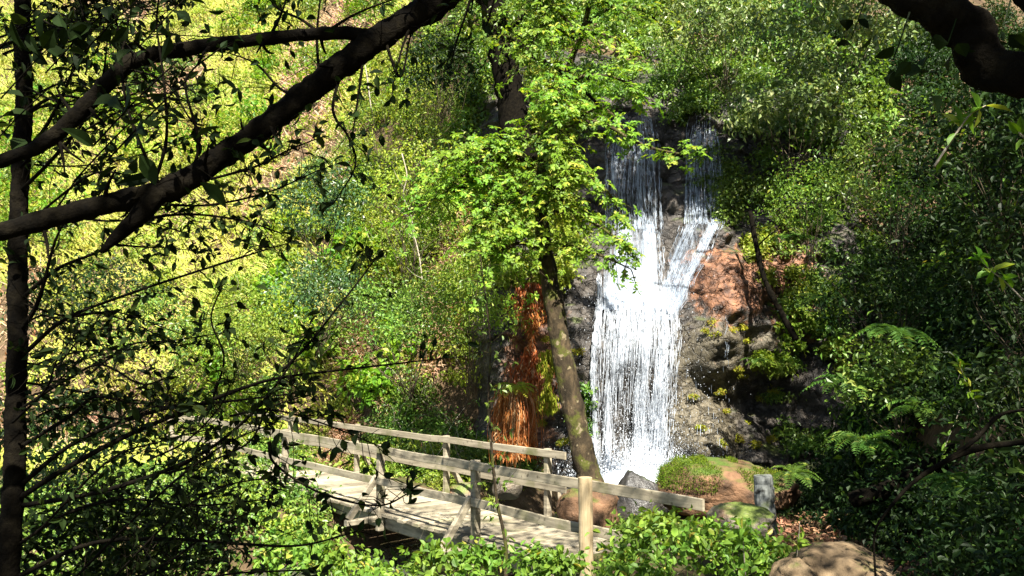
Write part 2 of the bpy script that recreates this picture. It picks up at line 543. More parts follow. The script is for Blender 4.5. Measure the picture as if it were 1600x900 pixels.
def cliff_mat():
    m = surf_mat('cliff_rock', [(.016, .015, .014), (.05, .043, .037), (.115, .095, .075)], 1.8, .5, .9, 9, (1, 1, .6), spec=.45, bdist=.08,
                 moss=(.09, .12, .02), mossat=(.75, 1.1), mossn=1.5)
    nt = m.node_tree
    N, K = nt.nodes, nt.links
    bs = [n for n in N if n.type == 'BSDF_PRINCIPLED'][0]
    # cracks: cell edges break up the bump
    vo = N.new('ShaderNodeTexVoronoi')
    vo.feature = 'DISTANCE_TO_EDGE'
    vo.inputs['Scale'].default_value = 3.2
    mpv = N.new('ShaderNodeMapping')
    mpv.inputs['Scale'].default_value = (.8, 1, 1.7)
    gv = N.new('ShaderNodeNewGeometry')
    nv = N.new('ShaderNodeTexNoise')
    nv.inputs['Scale'].default_value = 2.5
    nv.inputs['Detail'].default_value = 5
    K.new(gv.outputs['Position'], nv.inputs['Vector'])
    av = N.new('ShaderNodeMix')
    av.data_type = 'RGBA'
    av.blend_type = 'LINEAR_LIGHT'
    av.inputs[0].default_value = .35
    K.new(gv.outputs['Position'], av.inputs[6])
    K.new(nv.outputs[1], av.inputs[7])
    K.new(av.outputs[2], mpv.inputs[0])
    K.new(mpv.outputs[0], vo.inputs['Vector'])
    cl = N.new('ShaderNodeMapRange')
    cl.inputs[1].default_value, cl.inputs[2].default_value = 0, .09
    K.new(vo.outputs['Distance'], cl.inputs[0])
    b2 = N.new('ShaderNodeBump')
    b2.inputs['Strength'].default_value = .8
    b2.inputs['Distance'].default_value = .12
    K.new(cl.outputs[0], b2.inputs['Height'])
    ob = [n for n in N if n.type == 'BUMP' and n != b2][0]
    K.new(b2.outputs[0], ob.inputs['Normal'])
    src = bs.inputs['Base Color'].links[0].from_socket
    at = N.new('ShaderNodeAttribute')
    at.attribute_name = 'flow'
    sep = N.new('ShaderNodeSeparateXYZ')
    K.new(at.outputs['Vector'], sep.inputs[0])
    nz = N.new('ShaderNodeTexNoise')
    nz.inputs['Scale'].default_value = 5
    nz.inputs['Detail'].default_value = 6
    geo = N.new('ShaderNodeNewGeometry')
    K.new(geo.outputs['Position'], nz.inputs['Vector'])
    rr = N.new('ShaderNodeValToRGB')
    rr.color_ramp.elements[0].color = (.05, .021, .011, 1)
    rr.color_ramp.elements[0].position = .35
    rr.color_ramp.elements[1].color = (.29, .135, .07, 1)
    rr.color_ramp.elements[1].position = .68
    K.new(nz.outputs[0], rr.inputs[0])
    mul = N.new('ShaderNodeMath')
    mul.operation = 'MULTIPLY_ADD'
    K.new(nz.outputs[0], mul.inputs[0])
    mul.inputs[1].default_value = 1.2
    K.new(sep.outputs[0], mul.inputs[2])
    mr = N.new('ShaderNodeMapRange')
    mr.inputs[1].default_value, mr.inputs[2].default_value = .85, 1.15
    K.new(mul.outputs[0], mr.inputs[0])
    mx = N.new('ShaderNodeMix')
    mx.data_type = 'RGBA'
    K.new(mr.outputs[0], mx.inputs[0])
    gr = N.new('ShaderNodeValToRGB')
    gr.color_ramp.elements[0].color = (.045, .04, .03, 1)
    gr.color_ramp.elements[0].position = .33
    gr.color_ramp.elements[1].color = (.19, .165, .125, 1)
    gr.color_ramp.elements[1].position = .7
    e = gr.color_ramp.elements.new(.55)
    e.color = (.105, .088, .055, 1)
    ng = N.new('ShaderNodeTexNoise')
    ng.inputs['Scale'].default_value = 7
    ng.inputs['Detail'].default_value = 8
    ng.inputs['Roughness'].default_value = .75
    K.new(geo.outputs['Position'], ng.inputs['Vector'])
    K.new(ng.outputs[0], gr.inputs[0])
    m2 = N.new('ShaderNodeMath')
    m2.operation = 'MULTIPLY_ADD'
    K.new(nz.outputs[0], m2.inputs[0])
    m2.inputs[1].default_value = 1.2
    K.new(sep.outputs[1], m2.inputs[2])
    mr2 = N.new('ShaderNodeMapRange')
    mr2.inputs[1].default_value, mr2.inputs[2].default_value = .8, 1.2
    K.new(m2.outputs[0], mr2.inputs[0])
    mg = N.new('ShaderNodeMix')
    mg.data_type = 'RGBA'
    K.new(mr2.outputs[0], mg.inputs[0])
    K.new(src, mg.inputs[6])
    K.new(gr.outputs[0], mg.inputs[7])
    K.new(mg.outputs[2], mx.inputs[6])
    K.new(rr.outputs[0], mx.inputs[7])
    K.new(mx.outputs[2], bs.inputs['Base Color'])
    return m


M['cliff'] = cliff_mat()
M['foam'] = foam_mat()
M['thread'] = foam_mat('thin_shaded_water', (.62, .70, .80))  # bluish grey of thin water, with the tier's shade mixed in
M['stream'] = stream_mat()
M['sheet'] = water_mat('water_sheet', .36, 1.06, 13, 1.0, (.62, .68, .76))
M['veil'] = water_mat('water_veil', .45, 1.15, 22, 1.0, (.64, .73, .84))  # blue tint also stands for shade on the upper falls
M['slide'] = water_mat('water_slide', .30, 1.0, 11, 1.6, (.50, .58, .70))  # bluish grey carries the tree shade on the sloping slab

# ------------------------------------------------------------------ terrain
CREEK = np.array([[3.4, 17.6], [2.2, 16.2], [.2, 14.3], [-1.9, 12.6], [-3.6, 10.6], [-6.5, 8.0], [-12, 5.0]])


def creek_dist(x, y):
    d = np.full(np.shape(x), 1e9)
    for a, b in zip(CREEK[:-1], CREEK[1:]):
        ab = b - a
        t = np.clip(((x - a[0]) * ab[0] + (y - a[1]) * ab[1]) / (ab @ ab), 0, 1)
        d = np.minimum(d, np.hypot(x - a[0] - t * ab[0], y - a[1] - t * ab[1]))
    return d


def gz(x, y, rough=True):
    x, y = np.asarray(x, float), np.asarray(y, float)
    base = -1.62 - .105 * np.clip(y, 0, 8.5)
    xr = np.interp(y, [-5, 4, 8, 11, 14, 17, 30], [2.2, 2.6, 3.9, 4.7, 5.4, 6.9, 8])
    s = np.maximum(0, x - xr)
    right = base + 1.45 * np.minimum(s, 8) * sstep(0, 1.5, s) + .5 * np.maximum(s - 8, 0)
    # left hill and bank
    yt = np.interp(x, [-45, -18, -10, -6, -3.5, -1.5], [29, 25, 22.5, 20.0, 18.6, 18.0])
    sl = np.interp(x, [-40, -12, -7, -3, -1], [1.15, 1.1, 1.15, 1.5, 2.2])
    t = y - yt
    left = base + np.maximum(0, t) * sl * sstep(-.2, 2.0, t)
    back = np.interp(y, [18.7, 19.1, 20.2, 20.6, 21.4, 23, 30, 45, 80], [-3.2, 1.0, 3.1, 3.4, 6.2, 8.2, 15, 28, 50])
    w = sstep(-1.6, -.2, x)
    z = np.where(y > 17, left * (1 - w) + np.maximum(back, -3.2) * w, left)
    z = np.maximum(z, right)
    cd = creek_dist(x, y)
    z = z - .55 * sstep(-6, -3.5, x) * (1 - sstep(-.2, 1.2, x)) * sstep(6.2, 7.6, y) * (1 - sstep(11, 13, y))
    z = z + (-3.75 - z) * (1 - sstep(.7, 2.5, cd)) * (1 - sstep(18.3, 19.2, y))
    if rough:
        z = z + .10 * fbm(x * .8, y * .8, 0, 4, 2) * sstep(.2, 1.2, cd)
    return z


gx = np.concatenate([np.arange(-60, -14, 1.0), np.arange(-14, 12, .16), np.arange(12, 40, 1.0)])
gy = np.concatenate([np.arange(-20, 1, 1.0), np.arange(1, 26, .16), np.arange(26, 75, 1.0)])
X, Y = np.meshgrid(gx, gy)
Z = gz(X, Y)
nx, ny = len(gx), len(gy)
ii = np.arange(ny - 1)[:, None] * nx + np.arange(nx - 1)[None]
F = np.stack([ii, ii + 1, ii + nx + 1, ii + nx], -1).reshape(-1, 4)
g = Geo()
g.add(np.stack([X, Y, Z], -1), F)
tag(g.build('ground', M['soil'], smooth=True), kind='structure')


# ------------------------------------------------------------------ cliff
def cliff_y(x, z, fine=True):
    x, z = np.asarray(x, float), np.asarray(z, float)
    prof = np.interp(z, [-4.5, -1.8, 1.0, 1.7, 3.15, 3.45, 3.6, 6.2, 6.9, 8.5, 10.5], [17.7, 17.85, 18.1, 18.35, 19.15, 19.45, 19.6, 20.0, 20.5, 22.6, 25.5])
    # right of the fall the wall steps back under a red-brown bulge
    bul = np.exp(-(((x - 4.9) / .95) ** 2 + ((z - 1.9) / 1.25) ** 2)) * .75
    hol = np.exp(-(((x - 5.6) / .9) ** 2 + ((z + .9) / 1.2) ** 2)) * .5
    hump = (np.exp(-(((x - 4.5) / .62) ** 2 + ((z - .15) / .75) ** 2) ** 1.5) * .55 + np.exp(-(((x - 4.25) / .75) ** 2 + ((z + 1.75) / .8) ** 2) ** 1.5) * .8
            + np.exp(-(((x - 5.75) / .6) ** 2 + ((z - .05) / .45) ** 2) ** 1.5) * .5 + np.exp(-(((x - 5.4) / .7) ** 2 + ((z + 2.1) / .7) ** 2) ** 1.5) * .5)
    lip = np.exp(-(((x - 4.7) / .75) ** 2 + ((z - 3.1) / .5) ** 2)) * .45
    mid = np.exp(-(((x - 3.45) / .28) ** 2)) * sstep(3.3, 3.9, z) * (1 - sstep(6, 7, z)) * .35
    y = prof - bul + hol - lip - mid - hump
    y = y - .25 * sstep(.2, 1.4, x) * (1 - sstep(1.3, 2.6, x)) * (1 - sstep(.5, 3, z))
    y = y + .36 * fbm(x * .55, z * .55, 1.3, 3, 21)
    q = z * 1.15 + .55 * fbm(x * .7, z * .5, 4.0, 3, 51) + .18 * x
    wet = sstep(1.3, 1.8, x) * (1 - sstep(4.0, 4.5, x)) * (1 - sstep(3.3, 3.8, z))
    y = y + (.24 - .20 * wet) * (q - np.floor(q)) ** .7 * np.clip(.5 + vnoise(x * .8, z * .8, 2, 61), 0, 1)
    y = y + np.maximum(0, x - 7.2) ** 2 * .3 + np.maximum(0, -.15 - x) ** 2 * 1.6
    if fine:
        # ledges: terraces along the height
        wet = sstep(1.4, 2.0, x) * (1 - sstep(4.1, 4.6, x)) * (1 - sstep(3.4, 3.8, z))
        y = y + (1 - .75 * wet) * (.22 * np.abs(vnoise(x * .9 + .3 * z, z * 2.2, 0, 31)) + .14 * np.abs(vnoise(x * 2.6, z * 3.1, 0, 33)) + .16 * fbm(x * 2.2, z * 2.6, 0, 4, 41) - .1) + .1 * wet
    return y


cx, cz = np.arange(-1.3, 9.2, .055), np.arange(-4.4, 10.4, .055)
CX, CZ = np.meshgrid(cx, cz)
CY = cliff_y(CX, CZ)
stain = (np.exp(-(((CX - 4.85) / .95) ** 2 + ((CZ - 1.75) / .85) ** 2)) * .95
         + np.exp(-(((CX - .45) / .55) ** 2 + ((CZ + .4) / 1.9) ** 2)) * 1.2
         + np.exp(-(((CX - 6.6) / .7) ** 2 + ((CZ - 1.8) / 1.3) ** 2)) * .8)
nx, ny = len(cx), len(cz)
ii = np.arange(ny - 1)[:, None] * nx + np.arange(nx - 1)[None]
F = np.stack([ii, ii + 1, ii + nx + 1, ii + nx], -1).reshape(-1, 4)
g = Geo()
at = np.zeros((nx * ny, 3))
at[:, 0] = stain.ravel()
grey = (np.exp(-(((CX - 4.45) / .8) ** 2 + ((CZ + .1) / .95) ** 2)) + np.exp(-(((CX - 4.2) / .9) ** 2 + ((CZ + 1.8) / .9) ** 2)) + .9 * np.exp(-(((CX - 5.75) / .6) ** 2 + ((CZ - .1) / .5) ** 2)))
at[:, 1] = grey.ravel()
g.add(np.stack([CX, CY, CZ], -1), F, attr=at)
tag(g.build('cliff', M['cliff'], smooth=True, attr=True), kind='structure')

# ------------------------------------------------------------------ stream
g = Geo()
cc = spline(np.c_[CREEK, np.full(len(CREEK), -3.28)], 60)
T = unit(np.gradient(cc, axis=0))
S = np.stack([T[:, 1], -T[:, 0], np.zeros(len(T))], -1)
uu = np.linspace(-1.9, 1.9, 16)
V = cc[:, None, :] + S[:, None, :] * uu[None, :, None]
V[..., 2] += .03 * fbm(V[..., 0] * 2, V[..., 1] * 2, 0, 3, 5)
i = np.arange(59)[:, None] * 16 + np.arange(15)[None]
g.add(V, np.stack([i, i + 1, i + 17, i + 16], -1).reshape(-1, 4))
tag(g.build('stream', M['stream'], smooth=True), kind='structure')

# ------------------------------------------------------------------ waterfall
fall = thing('waterfall', 'white two-tier waterfall pouring down the dark rock cliff behind the mossy tree', 'waterfall', P(985, 745, 17.3))


def path_at(px_top, px_mid, px_bot, py):
    return np.interp(py, [180, 345, 480, 742], [px_top, px_top, px_mid, px_bot])


def surf_point(px, py, off, Y0=18.5):
    """the point of the cliff seen along one sight line, moved out by off"""
    px, py = np.asarray(px, float), np.asarray(py, float)
    u, v = (px - 800) / FOCAL, (450 - py) / FOCAL
    dx, dy, dz = u, CP - v * SP, SP + v * CP
    Yc = np.full(np.shape(px), Y0)
    for _ in range(14):
        Yn = cliff_y(dx / dy * Yc, dz / dy * Yc, False)
        Yc = .5 * Yc + .5 * Yn
    Yc = Yc - off
    return np.stack([dx / dy * Yc, Yc, dz / dy * Yc], -1)


def streaks(geo, n, f_px, py_lo, py_hi, ln, rad, off, rng, sides=3, seg=6, dens=None):
    """n tapered threads of falling water; f_px(u, py) gives the column of thread u"""
    u = rng.uniform(0, 1, n * (5 if dens else 1))
    y0 = rng.uniform(py_lo, py_hi, len(u))
    if dens:
        keep = rng.uniform(0, 1, len(u)) < dens(u, y0)
        u, y0 = u[keep][:n], y0[keep][:n]
        n = len(u)
    l = ln[0] * np.exp(rng.uniform(0, 1, n) * math.log(ln[1] / ln[0]))
    y1 = np.minimum(y0 + l, py_hi + 6)
    t = np.linspace(0, 1, seg)
    py = y0[:, None] + (y1 - y0)[:, None] * t
    px = f_px(u[:, None], py) + rng.normal(size=(n, 1)) * .8 + rng.normal(size=(n, seg)) * .25
    o = rng.uniform(off[0], off[1], n)[:, None] * np.ones(seg)
    C = surf_point(px, py, o)
    r = rad[0] * np.exp(rng.uniform(0, 1, n) ** 2 * math.log(rad[1] / rad[0]))
    rr = r[:, None] * np.sin(np.clip(.08 + .84 * t, 0, 1) * math.pi) ** .6
    rr = rr * rng.uniform(.6, 1.3, (n, seg))
    ang = np.arange(sides) / sides * 2 * math.pi + .3
    V = C[:, :, None, :] + rr[:, :, None, None] * np.stack([np.cos(ang), np.sin(ang), 0 * ang], -1)[None, None]
    idx = np.arange(n * seg * sides).reshape(n, seg, sides)
    F = np.stack([idx[:, :-1, :], np.roll(idx, -1, 2)[:, :-1, :], np.roll(idx, -1, 2)[:, 1:, :], idx[:, 1:, :]], -1).reshape(-1, 4)
    geo.add(V, F)


def droplets(geo, C, r):
    """tiny elongated drops"""
    C = np.asarray(C)
    n = len(C)
    o = np.array([[1, 0, 0], [-.5, .87, 0], [-.5, -.87, 0], [0, 0, 1.9], [0, 0, -1.9]])
    V = C[:, None, :] + o[None] * np.asarray(r)[:, None, None]
    f = np.array([[0, 1, 3], [1, 2, 3], [2, 0, 3], [1, 0, 4], [2, 1, 4], [0, 2, 4]])
    geo.add(V.reshape(-1, 3), (f[None] + (np.arange(n) * 5)[:, None, None]).reshape(-1, 3))


def sheet(name, px0, px1, py0, py1, fmap, off, dens, mat, nu=60, nv=80):
    u, v = np.meshgrid(np.linspace(0, 1, nu), np.linspace(0, 1, nv))
    py = py0 + (py1 - py0) * v
    px = fmap(u, py)
    C = surf_point(px, py, off)
    C[..., 1] += .05 * fbm(u * 9, v * 3, 0, 3, 77)
    i = np.arange(nv - 1)[:, None] * nu + np.arange(nu - 1)[None]
    F = np.stack([i, i + 1, i + nu + 1, i + nu], -1).reshape(-1, 4)
    gg = Geo()
    at = np.stack([C[..., 0], C[..., 2], dens(u, v, px, py)], -1).reshape(-1, 3)
    gg.add(C, F, attr=at)
    return gg.build(name, mat, fall, smooth=True, attr=True)


def fm_main(u, py):
    a = np.interp(py, [455, 520, 600, 742], [930, 926, 924, 922])
    b = np.interp(py, [455, 520, 600, 742], [1062, 1064, 1056, 1046])
    return a + (b - a) * u


def columns(u, v, k=17, sd=3):
    """how the curtain splits into columns on its way down"""
    return vnoise(u * k + .6 * np.sin(v * 2.5), v * 1.2, 0, sd) + .5 * vnoise(u * k * 2.6, v * 2.2, 0, sd + 1)


def dens_main(u, v, px, py):
    e = np.minimum(sstep(0, .10, u), 1 - sstep(.80, 1.0, u))
    centre = np.exp(-((u - .55) / .34) ** 2)
    top = 1 - sstep(.35, .72, v)
    return -.42 + e * (.10 + .46 * centre * (.45 + .55 * top)) + .34 * columns(u, v) * (.35 + .65 * sstep(.1, .6, v)) - .05 * (1 - top) + .35 * sstep(.9, 1, v) * centre


def thread_dens(u, py):
    v = (py - 455) / 287
    e = np.minimum(sstep(-.02, .08, u), 1 - sstep(.85, 1.02, u))
    centre = np.exp(-((u - .55) / .34) ** 2)
    return e * np.clip((.12 + .5 * centre) * (1 + 1.8 * columns(u, v) * (.3 + .7 * sstep(.1, .6, v))), .02, 1)


sheet('water_sheet', 0, 0, 455, 742, fm_main, .12, dens_main, M['sheet'])


def fm_left(u, py):      # slides over the sloping slab to the main fall
    a = np.interp(py, [350, 400, 480], [950, 940, 926])
    b = np.interp(py, [350, 400, 480], [1040, 1046, 1050])
    return a + (b - a) * u


def fm_right(u, py):
    a = np.interp(py, [340, 352, 380, 430, 500], [1082, 1058, 1048, 1030, 1008]) + 5 * vnoise(py * .03, 0, 0, 4)
    b = np.interp(py, [340, 352, 380, 430, 500], [1128, 1140, 1124, 1098, 1064]) + 5 * vnoise(py * .03, 5, 0, 4)
    return a + (b - a) * u


def dens_slide(u, v, px, py):
    e = np.minimum(sstep(0, .15, u), 1 - sstep(.72, 1.0, u))
    return -.42 + .36 * e + .20 * sstep(.3, 1, v) + .22 * columns(u, v * .5, 7, 9)


def slide_keep(u, py):
    return np.minimum(sstep(0, .2, u), 1 - sstep(.7, 1.0, u)) * np.clip(.5 + 1.1 * columns(u, (py - 345) / 280, 7, 9), .04, 1)


sheet('water_sheet', 0, 0, 350, 484, fm_left, .10, lambda u, v, px, py: dens_slide(u, v, px, py) + .08, M['slide'])
sheet('water_sheet', 0, 0, 341, 500, fm_right, .06, dens_slide, M['slide'])


def fm_up_left(u, py):
    a = np.interp(py, [175, 230, 300, 355], [955, 948, 945, 946])
    return a + u * np.interp(py, [175, 230, 355], [66, 82, 88]) + 3 * vnoise(u * 9, py * .02, 0, 14)


def fm_up_right(u, py):
    a = np.interp(py, [165, 230, 345], [1082, 1070, 1068])
    return a + u * np.interp(py, [165, 230, 345], [36, 56, 64]) + 3 * vnoise(u * 9, py * .02, 3, 14)


def dens_veil(u, v, px, py):
    e = np.minimum(sstep(0, .1, u), 1 - sstep(.88, 1.0, u))
    return -.30 + .30 * e


sheet('water_curtain', 0, 0, 175, 356, fm_up_left, .10, lambda u, v, px, py: dens_veil(u, v, px, py) - .2 * np.exp(-((u - .52) / .1) ** 2), M['veil'])
sheet('water_curtain', 0, 0, 165, 348, fm_up_right, .10, lambda u, v, px, py: dens_veil(u, v, px, py) - .12 * sstep(.35, .1, v), M['veil'])
rng = np.random.default_rng(5)
g = Geo()


def f_main_c(u, py):     # denser towards the middle of the fall
    return fm_main(np.clip(.5 + (u - .5) * .9 + .10 * np.sin(u * 37), 0, 1), py)


streaks(g, 4200, fm_main, 462, 738, (5, 60), (.0025, .011), (.14, .34), rng, dens=thread_dens)
streaks(g, 300, lambda u, py: fm_main(.02 + u * .28, py), 430, 738, (5, 40), (.004, .012), (.10, .25), rng)
streaks(g, 420, lambda u, py: fm_main(.01 + u * .05 + .02 * np.sin(py * .03), py), 425, 730, (6, 45), (.005, .016), (.10, .2), rng)
streaks(g, 330, lambda u, py: fm_main(.8 + u * .22, py), 490, 735, (4, 36), (.004, .010), (.10, .25), rng)
g.build('water_threads', M['foam'], fall, smooth=True)
g = Geo()
streaks(g, 1500, fm_left, 352, 478, (4, 22), (.003, .010), (.07, .12), rng, dens=slide_keep)
streaks(g, 900, fm_right, 346, 485, (4, 22), (.003, .010), (.07, .12), rng, dens=slide_keep)
g.build('water_threads', M['thread'], fall, smooth=True)
g = Geo()
q = lambda u, k: (np.floor(u * k) + .5 + .45 * np.sin(np.floor(u * k) * 7.3) + .5 * (u * k % 1 - .5)) / k
streaks(g, 800, lambda u, py: fm_up_left(q(u, 15), py), 185, 352, (4, 30), (.0025, .008), (.12, .26), rng)
streaks(g, 160, fm_up_left, 190, 352, (8, 60), (.003, .008), (.12, .22), rng)
streaks(g, 650, lambda u, py: fm_up_right(q(u, 12), py), 200, 344, (4, 30), (.0025, .008), (.12, .26), rng)
streaks(g, 140, fm_up_right, 180, 344, (8, 60), (.003, .008), (.12, .22), rng)
# thin trickle to the right of the fall
streaks(g, 16, lambda u, py: 1131 + 8 * u + 2 * np.sin(py * .2), 478, 560, (6, 26), (.0025, .005), (.10, .14), rng)
streaks(g, 60, lambda u, py: 1050 + 90 * u + 0 * py, 560, 720, (3, 14), (.003, .006), (.25, .8), rng, seg=4)
g.build('water_threads', M['thread'], fall, smooth=True)
# splash: heaped foam and flying drops where the water lands
g = Geo()
base = P(975, 742, 17.2)
n = 5200
a = rng.uniform(0, 1, n)
ang = rng.uniform(0, 2 * math.pi, n)
C = base + np.stack([.15 + rng.normal(size=n) * .58, rng.normal(size=n) * .35, np.abs(rng.normal(size=n)) * .34 - .12], -1)
droplets(g, C, .006 + .014 * rng.uniform(0, 1, n) ** 3)
n = 1100
C = base + np.stack([.55 + rng.normal(size=n) * .75, rng.normal(size=n) * .4 - .1, rng.uniform(0, 1, n) ** 1.6 * 2.2], -1)
droplets(g, C, .004 + .006 * rng.uniform(0, 1, n) ** 2)
n = 3200
py = rng.uniform(430, 740, n)
px = fm_main(rng.normal(size=n) * .36 + .52, py)
C = surf_point(px, py, rng.uniform(.2, .5, n))
droplets(g, C, .003 + .007 * rng.uniform(0, 1, n) ** 3)
n = 15000
C = base + np.stack([.1 + rng.normal(size=n) * .75, rng.normal(size=n) * .4 - .1, np.abs(rng.normal(size=n)) * .45 - .1], -1)
droplets(g, C, rng.uniform(.0015, .0045, n))
g.build('spray', M['foam'], fall)
g = Geo()
u, v = np.meshgrid(np.linspace(-1, 1, 60), np.linspace(-1, 1, 40))
h = np.exp(-(u * 1.5) ** 2 - (v * 1.3) ** 2)
foamv = np.stack([base[0] + u * 1.05 + .1, base[1] - .05 + v * .75, base[2] - .35 + .55 * h + .07 * fbm(u * 5, v * 5, 0, 4, 9)], -1)
i = np.arange(39)[:, None] * 60 + np.arange(59)[None]
g.add(foamv, np.stack([i, i + 1, i + 61, i + 60], -1).reshape(-1, 4))
g.build('splash_foam', M['foam'], fall, smooth=True)


# ------------------------------------------------------------------ rocks
def rock(name, label, c, rad, mat, seed, cat='boulder', rough=.22, flat=0, group=None, sub=48, cuts=9, mossy=False):
    n1, n2 = sub, sub // 2
    th, ph = np.meshgrid(np.linspace(0, 2 * math.pi, n1, endpoint=False), np.linspace(.001, math.pi - .001, n2))
    d = np.stack([np.cos(th) * np.sin(ph), np.sin(th) * np.sin(ph), np.cos(ph)], -1)
    r = 1 + rough * fbm(d[..., 0] * 1.3 + seed, d[..., 1] * 1.3, d[..., 2] * 1.3, 2, seed) + rough * .35 * fbm(d[..., 0] * 4, d[..., 1] * 4, d[..., 2] * 4, 3, seed + 3)
    # some facets
    rr = np.random.default_rng(seed)
    for _ in range(cuts):
        nrm = unit(rr.normal(size=3))
        k = d @ nrm
        lim = rr.uniform(.78, .95)
        r = np.where(r * k > lim, r - (r * k - lim) / np.maximum(k, .3) * .92, r)
    r = r + .035 * fbm(d[..., 0] * 9 + seed, d[..., 1] * 9, d[..., 2] * 9, 3, seed + 9)
    V = d * r[..., None] * np.asarray(rad, float)
    i = np.arange(n2 - 1)[:, None] * n1
    j = np.arange(n1)[None]
    k = (j + 1) % n1
    F = np.stack([i + j, i + n1 + j, i + n1 + k, i + k], -1).reshape(-1, 4)
    g = Geo()
    g.add(V, F)
    o = g.build(name, mat, smooth=True)
    o.location = Vector([float(a) for a in c])
    tag(o, label, cat, group)
    if mossy:      # cushions of moss growing over its crest
        W = V.reshape(-1, 3)
        nn = d.reshape(-1, 3) / np.asarray(rad, float)
        nn = unit(nn)
        mk = (nn[:, 2] > .15) & (fbm(W[:, 0] * 1.6, W[:, 1] * 1.6, 0, 3, 61) + .9 * nn[:, 2] - .7 * np.abs(W[:, 0] / rad[0] + .25) > .25)
        W, nn = W[mk], nn[mk]
        ix = rr.integers(0, len(W), 9000)
        p = W[ix] + rr.normal(size=(9000, 3)) * .022
        g = Geo()
        leaves(g, p, nn[ix] + rr.normal(size=(9000, 3)) * .6, rr.normal(size=(9000, 3)), rr.uniform(.015, .045, 9000), .012, 'far')
        m = bpy.data.objects.new('moss', g.mesh('moss', M['cushion']))
        COL.objects.link(m)
        m.parent = o
    return o


def prock(name, label, px0, px1, py0, py1, Y, depth, mat, seed, **k):
    c = P((px0 + px1) / 2, (py0 + py1) / 2, Y)
    return rock(name, label, c, ((px1 - px0) / 2 * Y / FOCAL, depth, (py1 - py0) / 2 * Y / FOCAL), mat, seed, **k)


prock('mossy_boulder', 'large rounded red-brown boulder with bright green moss at the foot of the waterfall', 1008, 1246, 720, 806, 13.2, .8, M['boulder'], 52, rough=.17, sub=90, mossy=True)
prock('wet_boulder', 'small dark wet boulder between the waterfall foam and the mossy boulder', 955, 1030, 738, 850, 12.8, .4, M['wet'], 6, rough=.15)
prock('mossy_boulder', 'rough brown rock with moss strips behind the pale log post', 868, 965, 756, 850, 12.2, .45, M['boulder'], 8, rough=.2)
prock('path_rock', 'sandy flat-topped rock with dappled light at the edge of the leafy path', 1235, 1400, 852, 960, 7.6, .6, M['path_rock'], 18, cat='rock', rough=.26, cuts=16, sub=90)
prock('path_rock', 'low grey stone half buried among plants in front of the grey stump', 1100, 1215, 790, 850, 9.6, .5, M['wall_rock'], 19, cat='rock', rough=.24, cuts=16, sub=72)
prock('path_rock', 'tan stone in the bottom right undergrowth beside the sandy rock', 1205, 1275, 872, 940, 7.4, .3, M['path_rock'], 20, cat='rock')
for k, (px, py, w, h, Y, lb) in enumerate([(792, 760, 46, 40, 14.6, 'wet stone in the stream seen through the far railing'),
                                          (725, 770, 50, 34, 14.4, 'rounded stream stone behind the far railing middle'),
                                          (640, 780, 44, 30, 14.8, 'small stream stone seen below the far lower rail')]):
    prock('stream_stone', lb, px - w / 2, px + w / 2, py - h / 2, py + h / 2, Y, w / 2 * Y / FOCAL, M['wall_rock'], 31 + k, cat='stone', sub=24)


# ------------------------------------------------------------------ footbridge
def board(geo, a, b, w, h, up=(0, 0, 1), wob=.006):
    """a sawn board from a to b: w across, h along up; chamfered edges"""
    a, b = np.asarray(a, float), np.asarray(b, float)
    T = unit(b - a)
    U = np.asarray(up, float)
    S = unit(np.cross(T, U))
    U = np.cross(S, T)
    e = min(w, h) * .14
    sec = np.array([[-w / 2 + e, -h / 2], [w / 2 - e, -h / 2], [w / 2, -h / 2 + e], [w / 2, h / 2 - e], [w / 2 - e, h / 2], [-w / 2 + e, h / 2], [-w / 2, h / 2 - e], [-w / 2, -h / 2 + e]])
    n = max(2, int(np.linalg.norm(b - a) / .35) + 1)
    t = np.linspace(0, 1, n)
    c = a + (b - a) * t[:, None]
    if wob:
        c = c + U * (wob * vnoise(t * 4 + a[0] * 3, a[1] * 5, 0, 3))[:, None] + S * (wob * .6 * vnoise(t * 4 + 9, a[0] * 5, 1, 4))[:, None]
    V = c[:, None, :] + S * sec[None, :, :1] + U * sec[None, :, 1:]
    i = np.arange(n - 1)[:, None] * 8
    j = np.arange(8)[None]
    k = (j + 1) % 8
    F = np.stack([i + j, i + k, i + 8 + k, i + 8 + j], -1).reshape(-1, 4)
    geo.add(V, F, np.array([np.arange(7, -1, -1)]), np.array([np.arange(8) + (n - 1) * 8]))


ZR, ZD = -1.38, -2.43
N0 = PZ(915, 747, ZR)
N3 = PZ(380, 660, ZR)
BD = unit(N3 - N0)
BN = np.array([BD[1], -BD[0], 0.0])          # across the bridge, away from the camera
if BN[1] < 0:
    BN = -BN
WID = 1.62


def s_at(px, off=0.0):
    """distance along the near railing whose picture column is px"""
    k = (px - 800) / FOCAL
    o = N0 + BN * off
    # x = k*yy ; ray column needs depth along the optical axis = y*CP + z*SP
    f = lambda s: (o + BD * s)[0] - k * ((o + BD * s)[1] * CP + ZR * SP)
    lo, hi = -6.0, 30.0
    for _ in range(60):
        m = (lo + hi) / 2
        if (f(lo) > 0) == (f(m) > 0):
            lo = m
        else:
            hi = m
    return lo


def at(s, off, z):
    q = N0 + BD * s + BN * off
    return np.array([q[0], q[1], z])


